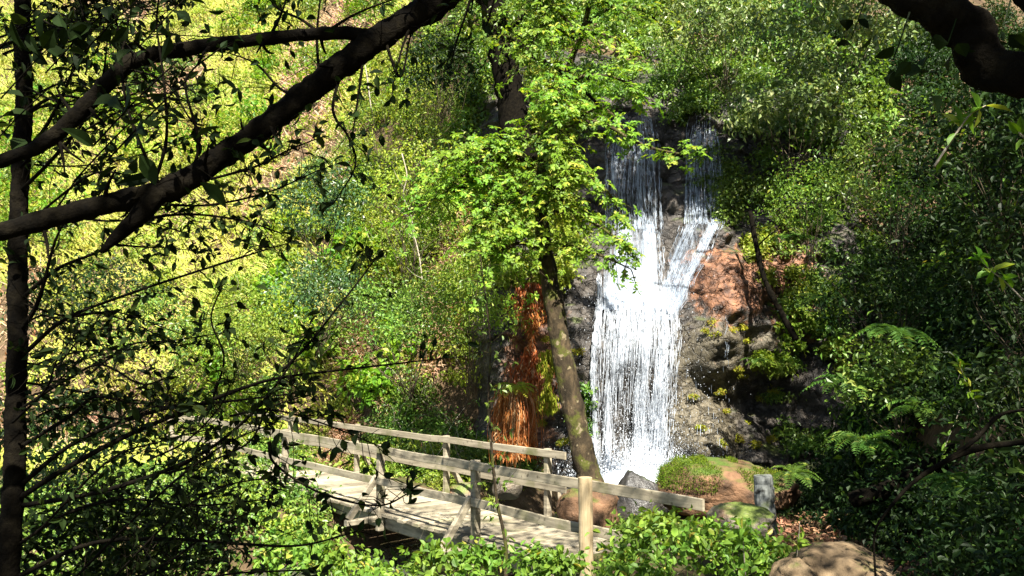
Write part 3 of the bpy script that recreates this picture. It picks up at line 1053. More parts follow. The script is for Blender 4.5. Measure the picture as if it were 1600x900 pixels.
bridge = thing('footbridge', 'weathered timber footbridge with two-board railings over the stream', 'bridge', at(3, .8, ZD))
UP = np.array([0, 0, 1.0])
s_end = s_at(330)
s_deck0 = s_at(838)
g = Geo()
s = s_deck0 - .3
rngb = np.random.default_rng(3)
while s < s_end + .3:
    w = rngb.uniform(.17, .21)
    z = ZD - .022 + rngb.normal() * .004
    e0, e1 = rngb.normal() * .015, rngb.normal() * .02
    board(g, at(s + w / 2, -.06 + e0, z), at(s + w / 2, WID + .08 + e1, z), w - .024, .044, UP)
    s += w
g.build('deck', M['timber'], bridge)
for off in (.12, WID - .12):
    g = Geo()
    board(g, at(s_deck0 - .2, off, ZD - .16), at(s_end + .4, off, ZD - .16), .14, .22, UP)
    g.build('beam', M['timber'], bridge)
post_s = [s_at(745), s_at(597), s_at(448), s_at(345)]
for k, s in enumerate(post_s):
    g = Geo()
    board(g, at(s, -.02, ZD - .28), at(s, -.02, ZR + .005), .11, .11, BD)
    g.build('post', M['timber'], bridge)
    # outrigger under the deck and diagonal brace
    g = Geo()
    board(g, at(s + .01, -.62, ZD - .10), at(s + .01, .4, ZD - .10), .10, .09, UP)
    g.build('outrigger', M['timber'], bridge)
    g = Geo()
    board(g, at(s + .02, -.56, ZD - .05), at(s + .02, -.07, ZD + .56), .10, .07, BD)
    g.build('brace', M['timber'], bridge)
far_s = [s_at(853, WID), s_at(695, WID), s_at(556, WID), s_at(452, WID), s_at(372, WID)]
for s in far_s:
    g = Geo()
    board(g, at(s, WID + .04, ZD - .30), at(s, WID + .04, ZR + .005), .10, .10, BD)
    g.build('post', M['timber'], bridge)
    g = Geo()
    board(g, at(s + .02, WID + .60, ZD - .12), at(s + .02, WID + .10, ZD + .55), .09, .07, BD)
    g.build('brace', M['timber'], bridge)


def rails(segs, off, zc, h, sag=0):
    for (a, b) in segs:
        g = Geo()
        board(g, at(a, off, zc), at(b, off, zc - sag), .036, h, UP, wob=.014)
        g.build('rail', M['timber'], bridge)


sn = [s_at(1108), s_at(915) + .02, post_s[0], post_s[1], post_s[2], s_end]
rails([(sn[0], sn[2] - .004), (sn[2] + .004, sn[3] - .004), (sn[3] + .004, sn[4] - .004), (sn[4] + .004, sn[5])], -.098, ZR - .06, .118)
rails([(s_at(975), sn[2] - .004), (sn[2] + .004, sn[3] - .004), (sn[3] + .004, sn[4] - .004), (sn[4] + .004, sn[5])], -.098, ZD + .50, .115)
sf = [s_at(886, WID), far_s[1], far_s[2], far_s[3], s_at(345, WID)]
rails([(sf[0], sf[1] - .004), (sf[1] + .004, sf[2] - .004), (sf[2] + .004, sf[3] - .004), (sf[3] + .004, sf[4])], WID - .03, ZR - .06, .112)
rails([(sf[0], sf[1] - .004), (sf[1] + .004, sf[2] - .004), (sf[2] + .004, sf[3] - .004), (sf[3] + .004, sf[4])], WID - .03, ZD + .50, .108)
# round log post carrying the near end of the rail
lp = at(s_at(915, -.20), -.20, 0)
g = Geo()
tube(g, [(lp[0], lp[1], ZD - .4), (lp[0], lp[1], ZD + .4), (lp[0] - .006, lp[1], ZR + .0), (lp[0] - .006, lp[1], ZR + .005)], .08, n=40, sides=22, rough=.035, seed=3, rs=[.082, .080, .079, .077])
o = g.build('log_post', M['log'], bridge, smooth=False)
o['label'] = 'pale round log post with nail holes'

# approach railing at the far end, turning left along the bank
g2 = thing('bank_rail', 'short sun-bleached timber handrail on the grass beyond the bridge end', 'railing', P(290, 690, 19.2))
e = at(s_end + .15, -.1, 0)
e2 = P(262, 660, 19.6)
for zc, hh in ((ZR - .06, .14), (ZD + .52, .13)):
    g = Geo()
    board(g, (e[0], e[1], zc), (e2[0], e2[1], zc - .02), .036, hh, UP)
    g.build('rail', M['timber'], g2)
g = Geo()
board(g, (e2[0] + .1, e2[1] + .03, ZD - .4), (e2[0] + .1, e2[1] + .03, ZR), .10, .10, (1, 0, 0))
g.build('post', M['timber'], g2)

# grey stump post
c = P(1195, 790, 10.6)
g = Geo()
tube(g, [c + [0, 0, -.35], c + [0, 0, 0], c + [-.01, 0, .36], c + [-.01, 0, .372]], .13, n=36, sides=18, rough=.10, seed=9, rs=[.145, .13, .118, .105])
o = g.build('stump', M['stump'])
tag(o, 'short weathered grey post stump in front of the mossy boulder', 'stump')


# ------------------------------------------------------------------ ground-plant scatter helpers
def visible_region(n, x0, x1, y0, y1, rng, keep=None):
    x, y = rng.uniform(x0, x1, n), rng.uniform(y0, y1, n)
    if keep is not None:
        k = keep(x, y)
        x, y = x[k], y[k]
    return x, y


def project(p):
    p = np.asarray(p, float)
    d = p[..., 1] * CP + p[..., 2] * SP
    v = -p[..., 1] * SP + p[..., 2] * CP
    return 800 + FOCAL * p[..., 0] / d, 450 - FOCAL * v / d


def bridge_free(x, y, m=.5):
    q = np.stack([x - N0[0], y - N0[1]], -1)
    a = q @ BD[:2]
    b = q @ BN[:2]
    return ~((a > -1.0) & (a < s_end + 1) & (b > -m) & (b < WID + m))


# far meadow on the left hill: grass blades as one mass
rng = np.random.default_rng(21)


def grass(name, mat, n, region, hgt, wid, keep=None, lean=.5):
    x, y = visible_region(n, *region, rng, keep)
    z = gz(x, y)
    m = len(x)
    D = unit(np.stack([rng.normal(size=m) * lean, rng.normal(size=m) * lean - .15, np.ones(m)], -1))
    Nn = unit(np.stack([rng.normal(size=m) * .5, -np.ones(m), rng.uniform(.2, 1.0, m)], -1))
    hh = hgt * rng.uniform(.4, 1.3, m) * (1 + .5 * vnoise(x * .9, y * .9, 0, 8))
    g = Geo()
    leaves(g, np.stack([x, y, z - .03], -1), D, Nn, hh, wid * rng.uniform(.6, 1.3, m), 'blade')
    o = g.build(name, mat)
    tag(o, kind='stuff')
    return o


dryk = lambda x, y: fbm(x * .22 + 3, y * .22, 0, 3, 55)
grass('meadow_grass', M['grass'], 230000, (-40, -4.0, 17.5, 58), .45, .055,
      lambda x, y: (dryk(x, y) < .28) & bridge_free(x, y, .2) & (x < -4.2) & (np.abs(x) < y * .72), lean=1.1)
grass('dry_bracken', M['dry_grass'], 70000, (-40, -5, 19, 58), .5, .055, lambda x, y: (dryk(x, y) > .18) & (np.abs(x) < y * .72), lean=1.1)


# ------------------------------------------------------------------ undergrowth masses (nobody could count the stems)
def mass(name, mat, spots, L, rng, nclump=26, per=26, shape='far', asp=.5, droop=.25, twm=None, upw=.7):
    g = Geo()
    for (x, y, z, r, h) in spots:
        bush(g, (x, y, z), (r, r, h), nclump, per, L, rng, shape, asp=asp, droop=droop, upw=upw)
    o = g.build(name, mat)
    tag(o, kind='stuff')
    return o


def spots_on(n, region, rng, r=(.4, .8), h=(.4, .9), keep=None, sink=.1):
    x, y = visible_region(n, *region, rng, keep)
    z = gz(x, y, False)
    m = len(x)
    rr = rng.uniform(r[0], r[1], m)
    return list(zip(x, y, z - sink, rr, rng.uniform(h[0], h[1], m)))


# bank left of the waterfall (sunlit)
k_bank = lambda x, y: (x < .1) & (x > -.50 * y + 2.6) & (creek_dist(x, y) > 1.3)
bank = spots_on(330, (-9.0, .1, 17.4, 29), rng, (.4, .95), (.35, .95), k_bank) + spots_on(170, (-3.4, .1, 17.6, 22.5), rng, (.3, .7), (.35, .8))
kind = np.array([fbm(b[0] * .55, b[1] * .55, b[2] * .4, 2, 71) + rng.normal() * .22 for b in bank])
gone = np.array([vnoise(b[0] * 1.1, b[1] * 1.1, b[2] * .8, 75) for b in bank]) < -.42
sel = lambda lo, hi: [b for b, k, q in zip(bank, kind, gone) if lo <= k < hi and not q]
mass('bank_undergrowth', M['leaf_bank'], sel(-.15, .3), .14, rng, 20, 22)
mass('bank_broadleaf', M['leaf_bright'], sel(.3, 9), .20, rng, 18, 14, 'oval', asp=.62)
mass('bank_scrub', M['leaf_mid'], sel(-9, -.15), .10, rng, 26, 26, asp=.4)
g = Geo()
for b in [bank[k] for k in rng.integers(0, len(bank), 150)]:
    p0 = np.array([b[0], b[1] - b[3] * .3, b[2]])
    p1 = p0 + [rng.normal() * .3, -b[3] * .5, b[4] * rng.uniform(.8, 1.5)]
    tube(g, [p0, (p0 + p1) / 2 + rng.normal(size=3) * .1, p1, p1 + rng.normal(size=3) * .25], .011, .004, n=9, sides=4)
tag(g.build('bank_twigs', M['pale_twig']), kind='stuff')
x, y = visible_region(26000, -4.5, .2, 18.0, 22.5, rng, lambda x, y: fbm(x * .7, y * .9, 0, 2, 88) > .15)
n = len(x)
g = Geo()
leaves(g, np.stack([x, y - .12, gz(x, y) + .15], -1), unit(np.stack([rng.normal(size=n) * .5, rng.normal(size=n) * .4 - .7, rng.normal(size=n) * .5 + .1], -1)), rng.normal(size=(n, 3)) + [0, -1, .4], rng.uniform(.15, .5, n), .022, 'blade')
tag(g.build('dry_grass', M['dry_grass']), kind='stuff')
# slope above the cliff
mass('clifftop_undergrowth', M['leaf_mid'], spots_on(240, (-1.5, 10.5, 20.8, 28), rng, (.5, 1.0), (.5, 1.0), lambda x, y: (gz(x, y, False) > 5.9) & (vnoise(x * .8, y * .8, 0, 41) > -.32)), .185, rng, 22, 20)
# right-hand slope, its shade deepened by dark leaf colour
k_right = lambda x, y: (x > np.interp(y, [3, 6, 8, 11, 14, 17, 22], [2.6, 3.2, 4.4, 5.0, 5.9, 6.9, 7.2])) & (x < y * .72 + .6)
mass('slope_undergrowth', M['leaf_shade'], spots_on(430, (2.6, 13, 4.5, 20), rng, (.35, .7), (.3, .65), k_right) + spots_on(170, (7.5, 19, 15, 27), rng, (.6, 1.0), (.5, .9), lambda x, y: x < y * .74 + .6), .11, rng, 24, 24, droop=.5)
mass('pool_bank_growth', M['leaf_shade'], spots_on(80, (3.7, 7.5, 11.5, 17.0), rng, (.2, .4), (.15, .35)), .08, rng, 18, 18, 'oval')
mass('slope_brush', M['leaf_shade'], spots_on(560, (5.2, 17, 9, 26), rng, (.45, .85), (.4, .8), k_right), .13, rng, 22, 20, droop=.5)
mass('slope_saplings', M['leaf_bramble'], spots_on(60, (6, 12, 11, 22), rng, (.4, .7), (.6, 1.1), k_right), .16, rng, 12, 12, 'oval', droop=.3)
# far hill scrub
mass('hill_scrub', M['leaf_mid'], spots_on(60, (-30, -5, 24, 48), rng, (.6, 1.5), (.5, 1.1), lambda x, y: (np.abs(x) < y * .7) & (fbm(x * .3, y * .3, 0, 2, 9) > .1)), .18, rng, 30, 24)
mass('hill_brush', M['leaf_bright'], spots_on(90, (-36, -6, 32, 56), rng, (.9, 2.0), (.8, 1.6), lambda x, y: (np.abs(x) < y * .72) & (fbm(x * .2, y * .2, 0, 2, 19) > -.25)), .24, rng, 24, 22)
mass('hill_herbs', M['leaf_bank'], spots_on(420, (-32, -4.5, 20, 48), rng, (.5, 1.3), (.2, .6), lambda x, y: (np.abs(x) < y * .7) & bridge_free(x, y, .4)), .17, rng, 14, 16)

# foreground ground cover in front of the bridge
k_front = lambda x, y: bridge_free(x, y, .25) & (np.abs(x) < y * .7 + .3) & (x < np.interp(y, [4, 8, 11], [2.2, 3.3, 3.6]))
mass('ground_cover', M['leaf_bramble'], spots_on(230, (-8, 3.7, 6.6, 12.5), rng, (.18, .40), (.08, .30), k_front), .085, rng, 14, 15, 'oval', asp=.62)
mass('ravine_growth', M['leaf_mid'], spots_on(420, (-8, 0.2, 9.0, 17), rng, (.3, .55), (.2, .5), lambda x, y: bridge_free(x, y, .35) & (np.abs(x) < y * .7) & ((y - N0[1]) * BN[1] + (x - N0[0]) * BN[0] < 0)), .10, rng, 18, 18, 'oval')
n = 2600
x, y = rng.uniform(-3.2, 3.2, n), rng.uniform(6.6, 9.2, n)
k = (fbm(x * 1.3, y * 1.3, 0, 2, 93) > .0) & bridge_free(x, y, .2)
x, y = x[k], y[k]
n = len(x)
g = Geo()
leaves(g, np.stack([x, y, gz(x, y)], -1), unit(np.stack([rng.normal(size=n) * .35, rng.normal(size=n) * .35, np.ones(n)], -1)), rng.normal(size=(n, 3)) + [0, -1, 0], rng.uniform(.2, .55, n), .012, 'blade')
tag(g.build('tall_grass', M['leaf_bramble']), kind='stuff')
# opposite bank behind the bridge
mass('stream_bank_cover', M['leaf_bank'], spots_on(150, (-9, 1.2, 12.5, 18), rng, (.3, .55), (.2, .5),
     lambda x, y: bridge_free(x, y, .45) & (creek_dist(x, y) > 1.0) & (np.abs(x) < y * .7)), .085, rng, 18, 20, 'far')

# plants rooted all over the cliff beside the water
def cliff_spots(n, x0, x1, z0, z1, r, h, keep=None):
    x, z = rng.uniform(x0, x1, n), rng.uniform(z0, z1, n)
    if keep is not None:
        k = keep(x, z)
        x, z = x[k], z[k]
    y = cliff_y(x, z, False)
    return list(zip(x, y - .05, z - .1, rng.uniform(*r, len(x)), rng.uniform(*h, len(x))))


mass('cliff_greenery', M['leaf_bank'], cliff_spots(110, -1.2, 1.5, 1.6, 8.5, (.28, .5), (.3, .55), lambda x, z: (np.abs(x + .15) > .55) | (z < 5.0)) + cliff_spots(26, 5.4, 7.6, -.4, 3.4, (.16, .34), (.15, .35)), .12, rng, 20, 20)
mass('cliff_ivy', M['leaf_mid'], cliff_spots(80, 5.0, 9.0, 3.4, 9.0, (.3, .55), (.3, .55), lambda x, z: x > 5.0 + .25 * (z < 4.4)) + cliff_spots(40, 6.2, 9, -2, 3.6, (.25, .5), (.25, .5))
     + cliff_spots(40, 1.4, 5.4, 6.3, 8.5, (.25, .45), (.25, .45)) + cliff_spots(14, 1.3, 2.2, -2.2, 1.2, (.08, .18), (.1, .2), lambda x, z: x < 1.75), .11, rng, 20, 20, droop=.6)
mass('rock_cushions', M['moss_frond'], cliff_spots(24, 3.9, 6.2, -2.4, 1.0, (.06, .16), (.05, .12)) + cliff_spots(8, .6, 1.5, -2.0, 1.6, (.06, .14), (.06, .14)), .05, rng, 14, 16)

# leaf litter on the path
x, y = visible_region(5200, 2.2, 6.0, 7.0, 12.6, rng, lambda x, y: (x > np.interp(y, [7, 9, 12], [2.7, 3.0, 3.4])) & (x < np.interp(y, [7, 9, 12], [4.5, 5.0, 5.4])))
n = len(x)
g = Geo()
leaves(g, np.stack([x, y, gz(x, y) + .02 + rng.uniform(0, .04, n)], -1), unit(rng.normal(size=(n, 3)) * [1, 1, .25]), unit(rng.normal(size=(n, 3)) * .45 + [0, 0, 1]),
       rng.uniform(.06, .12, n), rng.uniform(.03, .06, n), 'oval')
tag(g.build('leaf_litter', M['litter']), kind='stuff')


# ------------------------------------------------------------------ single shrubs
def shrub(name, label, px, py, Y, rad, leafmat, nclump, per, L, seed, shape='far', cat='shrub', asp=.5, droop=.25, twig='twig', twr=.008, upw=.7, full=False, group=None, c=None):
    rr = np.random.default_rng(seed)
    cen = P(px, py, Y) if c is None else np.asarray(c, float)
    root = thing(name, label, cat, (cen[0], cen[1], cen[2] - rad[2]), group)
    cr = .2 if 'gloss' in leafmat.name else .26
    g, t = Geo(), Geo()
    bush(g, cen, rad, nclump, per, L, rr, shape, asp=asp, droop=droop, twigs=t, twr=twr, upw=upw, full=full, cr=cr)
    g.build('foliage', leafmat, root)
    t.build('stems', M[twig], root, smooth=True)
    return root


SH = [
    # left of the alder: sunlit bank shrubs
    ('shrub', 'broad blue-green shrub under the big dark limb, left of the pale stems', 505, 340, 18.6, (1.2, .9, 1.3), 'leaf_blue', 60, 40, .11),
    ('shrub', 'tall yellow-green shrub around the pale bare stems on the bank', 640, 330, 19.2, (1.5, 1.0, 2.0), 'leaf_bank', 70, 44, .10),
    ('shrub', 'dense green shrub hanging above the middle of the far railing', 640, 520, 16.9, (1.35, .8, 1.4), 'leaf_mid', 70, 44, .095),
    ('shrub', 'leafy light green shrub right of the dense railing shrub', 735, 500, 16.8, (.9, .8, 1.7), 'leaf_bank', 60, 44, .095),
    ('shrub', 'rounded green shrub on the bank left of the dense railing shrub', 500, 480, 17.8, (1.1, .9, 1.1), 'leaf_blue', 60, 40, .10),
    ('shrub', 'dark shadowed shrub on the lit hill at the left', 150, 500, 22.0, (2.4, 1.5, 1.6), 'leaf_shade', 70, 44, .13),  # its shadow is painted by the dark leaf colour
    ('shrub', 'olive shrub at the foot of the hill left of the bridge end', 260, 540, 21.0, (1.9, 1.3, 1.3), 'leaf_mid', 60, 44, .12),
    ('shrub', 'small grey-green shrub on the grass in front of the olive shrub', 380, 520, 20.5, (1.2, 1.0, 1.1), 'leaf_bank', 46, 40, .10),
    ('shrub', 'pale green sapling thicket at the upper middle of the picture under the limb end', 600, 170, 23.0, (1.7, 1.2, 2.2), 'leaf_bank', 70, 40, .13),
    ('shrub', 'dark shrub standing for the shadow gap between the big limb end and the dark ledge trunk', 690, 120, 20.0, (1.0, .9, 1.3), 'leaf_shade', 60, 40, .12),  # dark foliage painting a black shadow gap in the bank
    # over the cliff, right
    ('clifftop_shrub', 'glossy pale-leaved shrub drooping over the cliff right of the upper falls', 1235, 190, 18.4, (1.5, 1.1, 1.5), 'leaf_gloss', 56, 40, .16),
    ('clifftop_shrub', 'glossy shrub at the top edge above the right upper fall', 1130, 60, 20.0, (1.6, 1.0, 1.5), 'leaf_gloss', 56, 40, .16),
    ('clifftop_shrub', 'sunlit glossy shrub high on the right, beside the dark leaning trunk', 1300, 60, 18.2, (1.7, 1.1, 1.6), 'leaf_gloss', 56, 40, .16),
    ('clifftop_shrub', 'dark green shrub between the two upper falls, at their top', 1050, 110, 21.4, (.9, .7, .9), 'leaf_mid', 40, 40, .10),
    ('slope_shrub', 'bright green shrub hanging right of the red-brown rock', 1265, 330, 16.6, (.8, .7, 1.1), 'leaf_bramble', 46, 40, .085),
    ('slope_shrub', 'shaded green shrub on the slope under the leaning trunk', 1400, 300, 13.5, (1.2, .8, 1.2), 'leaf_mid', 60, 40, .09),
    ('slope_shrub', 'dark shrub on the slope behind the sunlit sprig', 1380, 480, 13.0, (1.1, .8, 1.1), 'leaf_shade', 60, 40, .09),
    ('slope_shrub', 'green shrub with long leaves above the leaf litter path', 1400, 610, 11.5, (.8, .7, .75), 'leaf_mid', 50, 34, .10),
]
for k, (nm, lb, px, py, Y, rad, mt, nc, per, L) in enumerate(SH):
    shrub(nm, lb, px, py, Y, rad, M[mt], nc, per, L, 100 + k, upw=.5 if 'cliff' in nm else .7, droop=.6 if 'cliff' in nm else .3)
# sunlit brambles in front of the bridge
BR = [
    ('tall sunlit bramble in front of the pale log post, on its right', 1040, 856, 7.9, (.55, .4, .34), 34, 26, .082),
    ('yellow-green bramble clump at the bottom edge right of the log post', 985, 910, 7.2, (.36, .35, .26), 26, 20, .075),
    ('dark-leaved bramble between the bramble clump and the low grey stone', 1150, 868, 8.2, (.45, .4, .28), 30, 24, .08),
    ('bright bramble in front of the bridge deck, left of the log post', 850, 890, 7.9, (.34, .35, .20), 24, 20, .085),
    ('bright bramble sprouting beside the mossy bridge post', 720, 884, 8.6, (.5, .4, .20), 26, 20, .095),
    ('low bramble at the bottom edge under the diagonal brace', 580, 905, 8.6, (.6, .4, .18), 28, 20, .075),
    ('lit bramble below the bridge beam at the lower left', 470, 880, 9.6, (.7, .5, .26), 30, 22, .10),
]
for k, (lb, px, py, Y, rad, nc, per, L) in enumerate(BR):
    shrub('bramble', lb, px, py, Y, rad, M['leaf_bramble'], nc, per, L, 200 + k, 'oval', 'bramble', asp=.66, twr=.005, twig='pale_twig')


# ------------------------------------------------------------------ ferns
def frond(g, base, d, Ln, rng, droop=.6, pw=.22, np_=16, shape='far'):
    d = unit(np.asarray(d, float))
    t = np.linspace(0, 1, np_)
    c = base + d * (t * Ln)[:, None] - np.array([0, 0, 1]) * (droop * Ln * t ** 2)[:, None]
    T = unit(np.gradient(c, axis=0))
    side = unit(np.cross(T, [0, 0, 1.0]))
    Nn = unit(np.cross(side, T))
    tube(g, c[::3], .004, .0015, n=7, sides=3)
    w = Ln * pw * np.sin(np.clip(.15 + t * .85, 0, 1) * math.pi) ** .7 + .01
    for sgn in (1, -1):
        leaves(g, c[1:], side[1:] * sgn + T[1:] * .45 + rng.normal(size=(np_ - 1, 3)) * .06, Nn[1:] + rng.normal(size=(np_ - 1, 3)) * .1, w[1:], np.full(np_ - 1, Ln / np_ * .8), shape)


def fern(label, c, Ln, n, seed, mat='fern', face=(0, -1, 0)):
    rr = np.random.default_rng(seed)
    g = Geo()
    for k in range(n):
        a = k / n * 2 * math.pi + rr.uniform(-.3, .3)
        d = np.array([math.cos(a), math.sin(a), rr.uniform(.35, .9)]) + np.array(face) * .4
        frond(g, np.zeros(3), d, Ln * rr.uniform(.7, 1.15), rr, rr.uniform(.4, .8))
    o = g.build('fern', M[mat])
    o.location = Vector([float(v) for v in c])
    tag(o, label, 'fern')


for k, (px, py, Y, Ln, lb) in enumerate([
        (1330, 600, 11.5, .7, 'arching fern in shade right of the dark hollow'),
        (1400, 520, 11.0, .7, 'large shaded fern in the middle of the right slope'),
        (1290, 470, 14.5, .7, 'fern on the slope edge right of the dead leaning branch'),
        (1235, 375, 17.0, .65, 'drooping fern beside the top of the dead leaning branch'),
        (1350, 690, 10.8, .6, 'small fern above the leaf litter path'),
        (1440, 640, 10.0, .65, 'dark fern beside the bent twig on the right'),
        (1500, 760, 7.5, .6, 'dark fern in the lower right corner shade'),
        (1240, 740, 12.0, .5, 'little fern behind the grey stump'),
        (1180, 565, 16.2, .4, 'yellow-lit fern on the ledge above the dark hollow')]):
    fern(lb, P(px, py, Y), Ln, 11, 300 + k)

# fern with a skirt of dead orange fronds, left of the leaning tree
root = thing('skirted_fern', 'fern with a hanging skirt of dead orange fronds left of the mossy trunk', 'fern', P(806, 612, 15.6))
rr = np.random.default_rng(77)
g = Geo()
c0 = P(806, 606, 15.6)
for k in range(230):
    a = rr.uniform(math.pi, 2 * math.pi)
    sp = rr.uniform(.05, .34)
    ln = rr.uniform(.6, 1.5)
    b = c0 + np.array([math.cos(a) * sp * .8, math.sin(a) * sp * .6, rr.uniform(-.12, .06)])
    tip = b + np.array([math.cos(a) * sp * .5 + rr.normal() * .06, math.sin(a) * .15, -ln])
    mid = (b + tip) / 2 + np.array([math.cos(a) * .12, math.sin(a) * .14, .12]) + rr.normal(size=3) * .07
    tube(g, [b, mid, tip], .009, .003, n=6, sides=3)
n = 5200
t = rr.uniform(0, 1, n)
a = rr.uniform(math.pi, 2 * math.pi, n)
sp = rr.uniform(.06, .34, n) * (1 + .3 * t)
pp = c0 + np.stack([np.cos(a) * sp, np.sin(a) * sp * .6 - .06, -t * 1.3], -1)
leaves(g, pp, np.stack([rr.normal(size=n) * .5, rr.normal(size=n) * .4, -np.ones(n)], -1), rr.normal(size=(n, 3)) + [0, -1, 0], rr.uniform(.05, .16, n), rr.uniform(.01, .03, n), 'far')
g.build('dead_fronds', M['dry_fern'], root)
g = Geo()
for k in range(12):
    a = k / 12 * 2 * math.pi
    frond(g, c0 + [0, -.05, .02], (math.cos(a), math.sin(a) - .3, rr.uniform(.3, .8)), rr.uniform(.4, .6), rr, .6)
g.build('fronds', M['moss_frond'], root)

# yellow hanging moss strip beside the trunk, rusty root curtain behind it
for (nm, lb, mt, px, py0, py1, Y, w, n) in [
        ('hanging_moss', 'bright yellow-green moss strip hanging left of the mossy trunk', 'moss_frond', 858, 545, 640, 16.6, .10, 1500),
        ('root_curtain', 'rusty orange curtain of hanging rootlets on the bank left of the trunk', 'dry_fern', 832, 440, 610, 17.2, .22, 2600)]:
    rr = np.random.default_rng(len(nm))
    a, b = P(px, py0, Y), P(px - 4, py1, Y)
    t = rr.uniform(0, 1, n)
    pp = a + (b - a) * t[:, None] + np.stack([rr.normal(size=n) * w * (.6 + .5 * np.sin(t * 9)), rr.normal(size=n) * .08, np.zeros(n)], -1)
    g = Geo()
    leaves(g, pp, np.stack([rr.normal(size=n) * .3, rr.normal(size=n) * .3 - .2, -np.ones(n)], -1), rr.normal(size=(n, 3)) + [0, -1, .3], rr.uniform(.06, .2, n), rr.uniform(.012, .03, n), 'far')
    tag(g.build(nm, M[mt]), lb, 'moss' if 'moss' in nm else 'roots')


# ------------------------------------------------------------------ trees
def rosettes(g, P0, D0, per, L, rng, shape='lobed', asp=.42, spread=1.0, droop=.35):
    n = len(P0)
    ci = np.repeat(np.arange(n), per)
    ang = np.tile(np.arange(per) / per * 2 * math.pi, n) + rng.uniform(0, .8, n * per) + np.repeat(rng.uniform(0, 6, n), per)
    ax = unit(D0 * .6 + np.array([0, -.25, .75]) + rng.normal(size=(n, 3)) * .25)[ci]
    u = unit(np.cross(ax, rdir(n, rng)[ci]))
    v = np.cross(ax, u)
    rad = u * np.cos(ang)[:, None] + v * np.sin(ang)[:, None]
    D = unit(rad * spread + ax * rng.uniform(.0, .5, (n * per, 1)) - np.array([0, 0, droop]) * rng.uniform(.3, 1.2, (n * per, 1)))
    Nn = unit(ax + rng.normal(size=(n * per, 3)) * .25)
    LL = L * rng.uniform(.6, 1.2, n * per)
    leaves(g, P0[ci] + rad * .01, D, Nn, LL, LL * asp * 2 * rng.uniform(.8, 1.15, n * per), shape)


# the mossy leaning tree in front of the falls
rr = np.random.default_rng(501)
tr_pts = pts([(930, 800, 13.4), (918, 740, 13.5), (905, 680, 13.55), (886, 590, 13.7), (868, 490, 13.8), (853, 400, 13.9), (845, 300, 14), (856, 210, 14.1), (884, 120, 14.2), (915, 30, 14.3), (950, -100, 14.4)])
tr_pts = np.vstack([tr_pts[0] + [.08, -.02, -.75], tr_pts])
tree = thing('leaning_tree', 'mossy leaning tree with bright young leaves standing before the waterfall', 'tree', tr_pts[0])
g = Geo()
tube(g, tr_pts, .22, n=70, sides=14, rough=.16, seed=4, rs=[.33, .25, .205, .19, .18, .17, .14, .11, .085, .065, .05, .04], fq=14)
BRL = [
    [(850, 380, 13.9), (890, 385, 13.4), (940, 400, 13.0), (985, 420, 12.8)],
    [(846, 330, 13.9), (900, 335, 13.3), (960, 370, 13.0), (985, 395, 12.9)],
    [(840, 270, 14.0), (900, 270, 13.5), (950, 300, 13.2), (970, 340, 13.1)],
    [(856, 215, 14.1), (900, 185, 13.6), (945, 170, 13.4), (985, 215, 13.3)],
    [(858, 205, 14.1), (930, 190, 13.3), (1000, 225, 13.0), (1060, 240, 12.9), (1105, 238, 12.8)],
    [(873, 150, 14.15), (910, 120, 13.6), (970, 125, 13.4), (1015, 165, 13.3)],
    [(895, 85, 14.2), (915, 55, 13.8), (960, 60, 13.6), (1000, 100, 13.5)],
    [(845, 320, 14.0), (800, 315, 13.7), (760, 330, 13.6), (735, 365, 13.6)],
    [(850, 250, 14.0), (790, 240, 13.7), (745, 255, 13.6), (715, 300, 13.6)],
    [(862, 200, 14.1), (800, 225, 13.8), (740, 235, 13.7), (690, 250, 13.7)],
    [(900, 60, 14.3), (860, 40, 14.0), (840, 50, 13.9), (825, 80, 13.9)],
    [(915, 30, 14.3), (925, -10, 14), (940, 0, 13.8), (990, 30, 13.7)],
    [(846, 310, 14.0), (770, 290, 13.8), (700, 300, 13.8), (640, 335, 13.9)],
    [(850, 250, 14.0), (770, 250, 14.4), (700, 260, 14.6), (650, 285, 14.8)],
    [(915, 40, 14.3), (960, 10, 14.2), (1010, 20, 14.2), (1050, 60, 14.2)],
    [(905, 60, 14.3), (860, 0, 14.2), (840, -20, 14.2), (850, 20, 14.0)],
    [(852, 395, 13.9), (815, 380, 13.5), (785, 390, 13.4), (755, 400, 13.4)],
    [(843, 300, 14.0), (855, 285, 13.4), (872, 300, 13.1), (885, 330, 13.1)],
    [(852, 240, 14.0), (862, 225, 13.3), (880, 240, 13.0), (890, 270, 12.9)],
    [(864, 180, 14.1), (855, 150, 13.4), (870, 160, 13.1), (870, 200, 13.0)],
]
RP, RD = [], []
for b in BRL:
    c = tube(g, pts(b), .045, .010, n=18, sides=5, rough=.1, seed=1)
    rightward = b[-1][0] > 930
    for i in range(3, 18):
        for _ in range(2 if rightward else 5):
            d = unit(rr.normal(size=3) + np.array([0, -.25, .1]))
            ln = rr.uniform(.12, .4) if rightward else rr.uniform(.15, .85)
            e = c[i] + d * ln - np.array([0, 0, .25 * ln])
            tube(g, [c[i], (c[i] + e) / 2 + [0, 0, .05], e], .009, .003, n=5, sides=3)
            RP.append(e)
            RD.append(d)
            RP.append((c[i] + e) / 2 + rr.normal(size=3) * .06)
            RD.append(d)
g.build('trunk', M['bark'], tree, smooth=True)
g = Geo()
RP, RD = np.array(RP), np.array(RD)
rosettes(g, RP, RD, 7, .118, rr, asp=.27)
g.build('crown', M['leaf_bright'], tree)

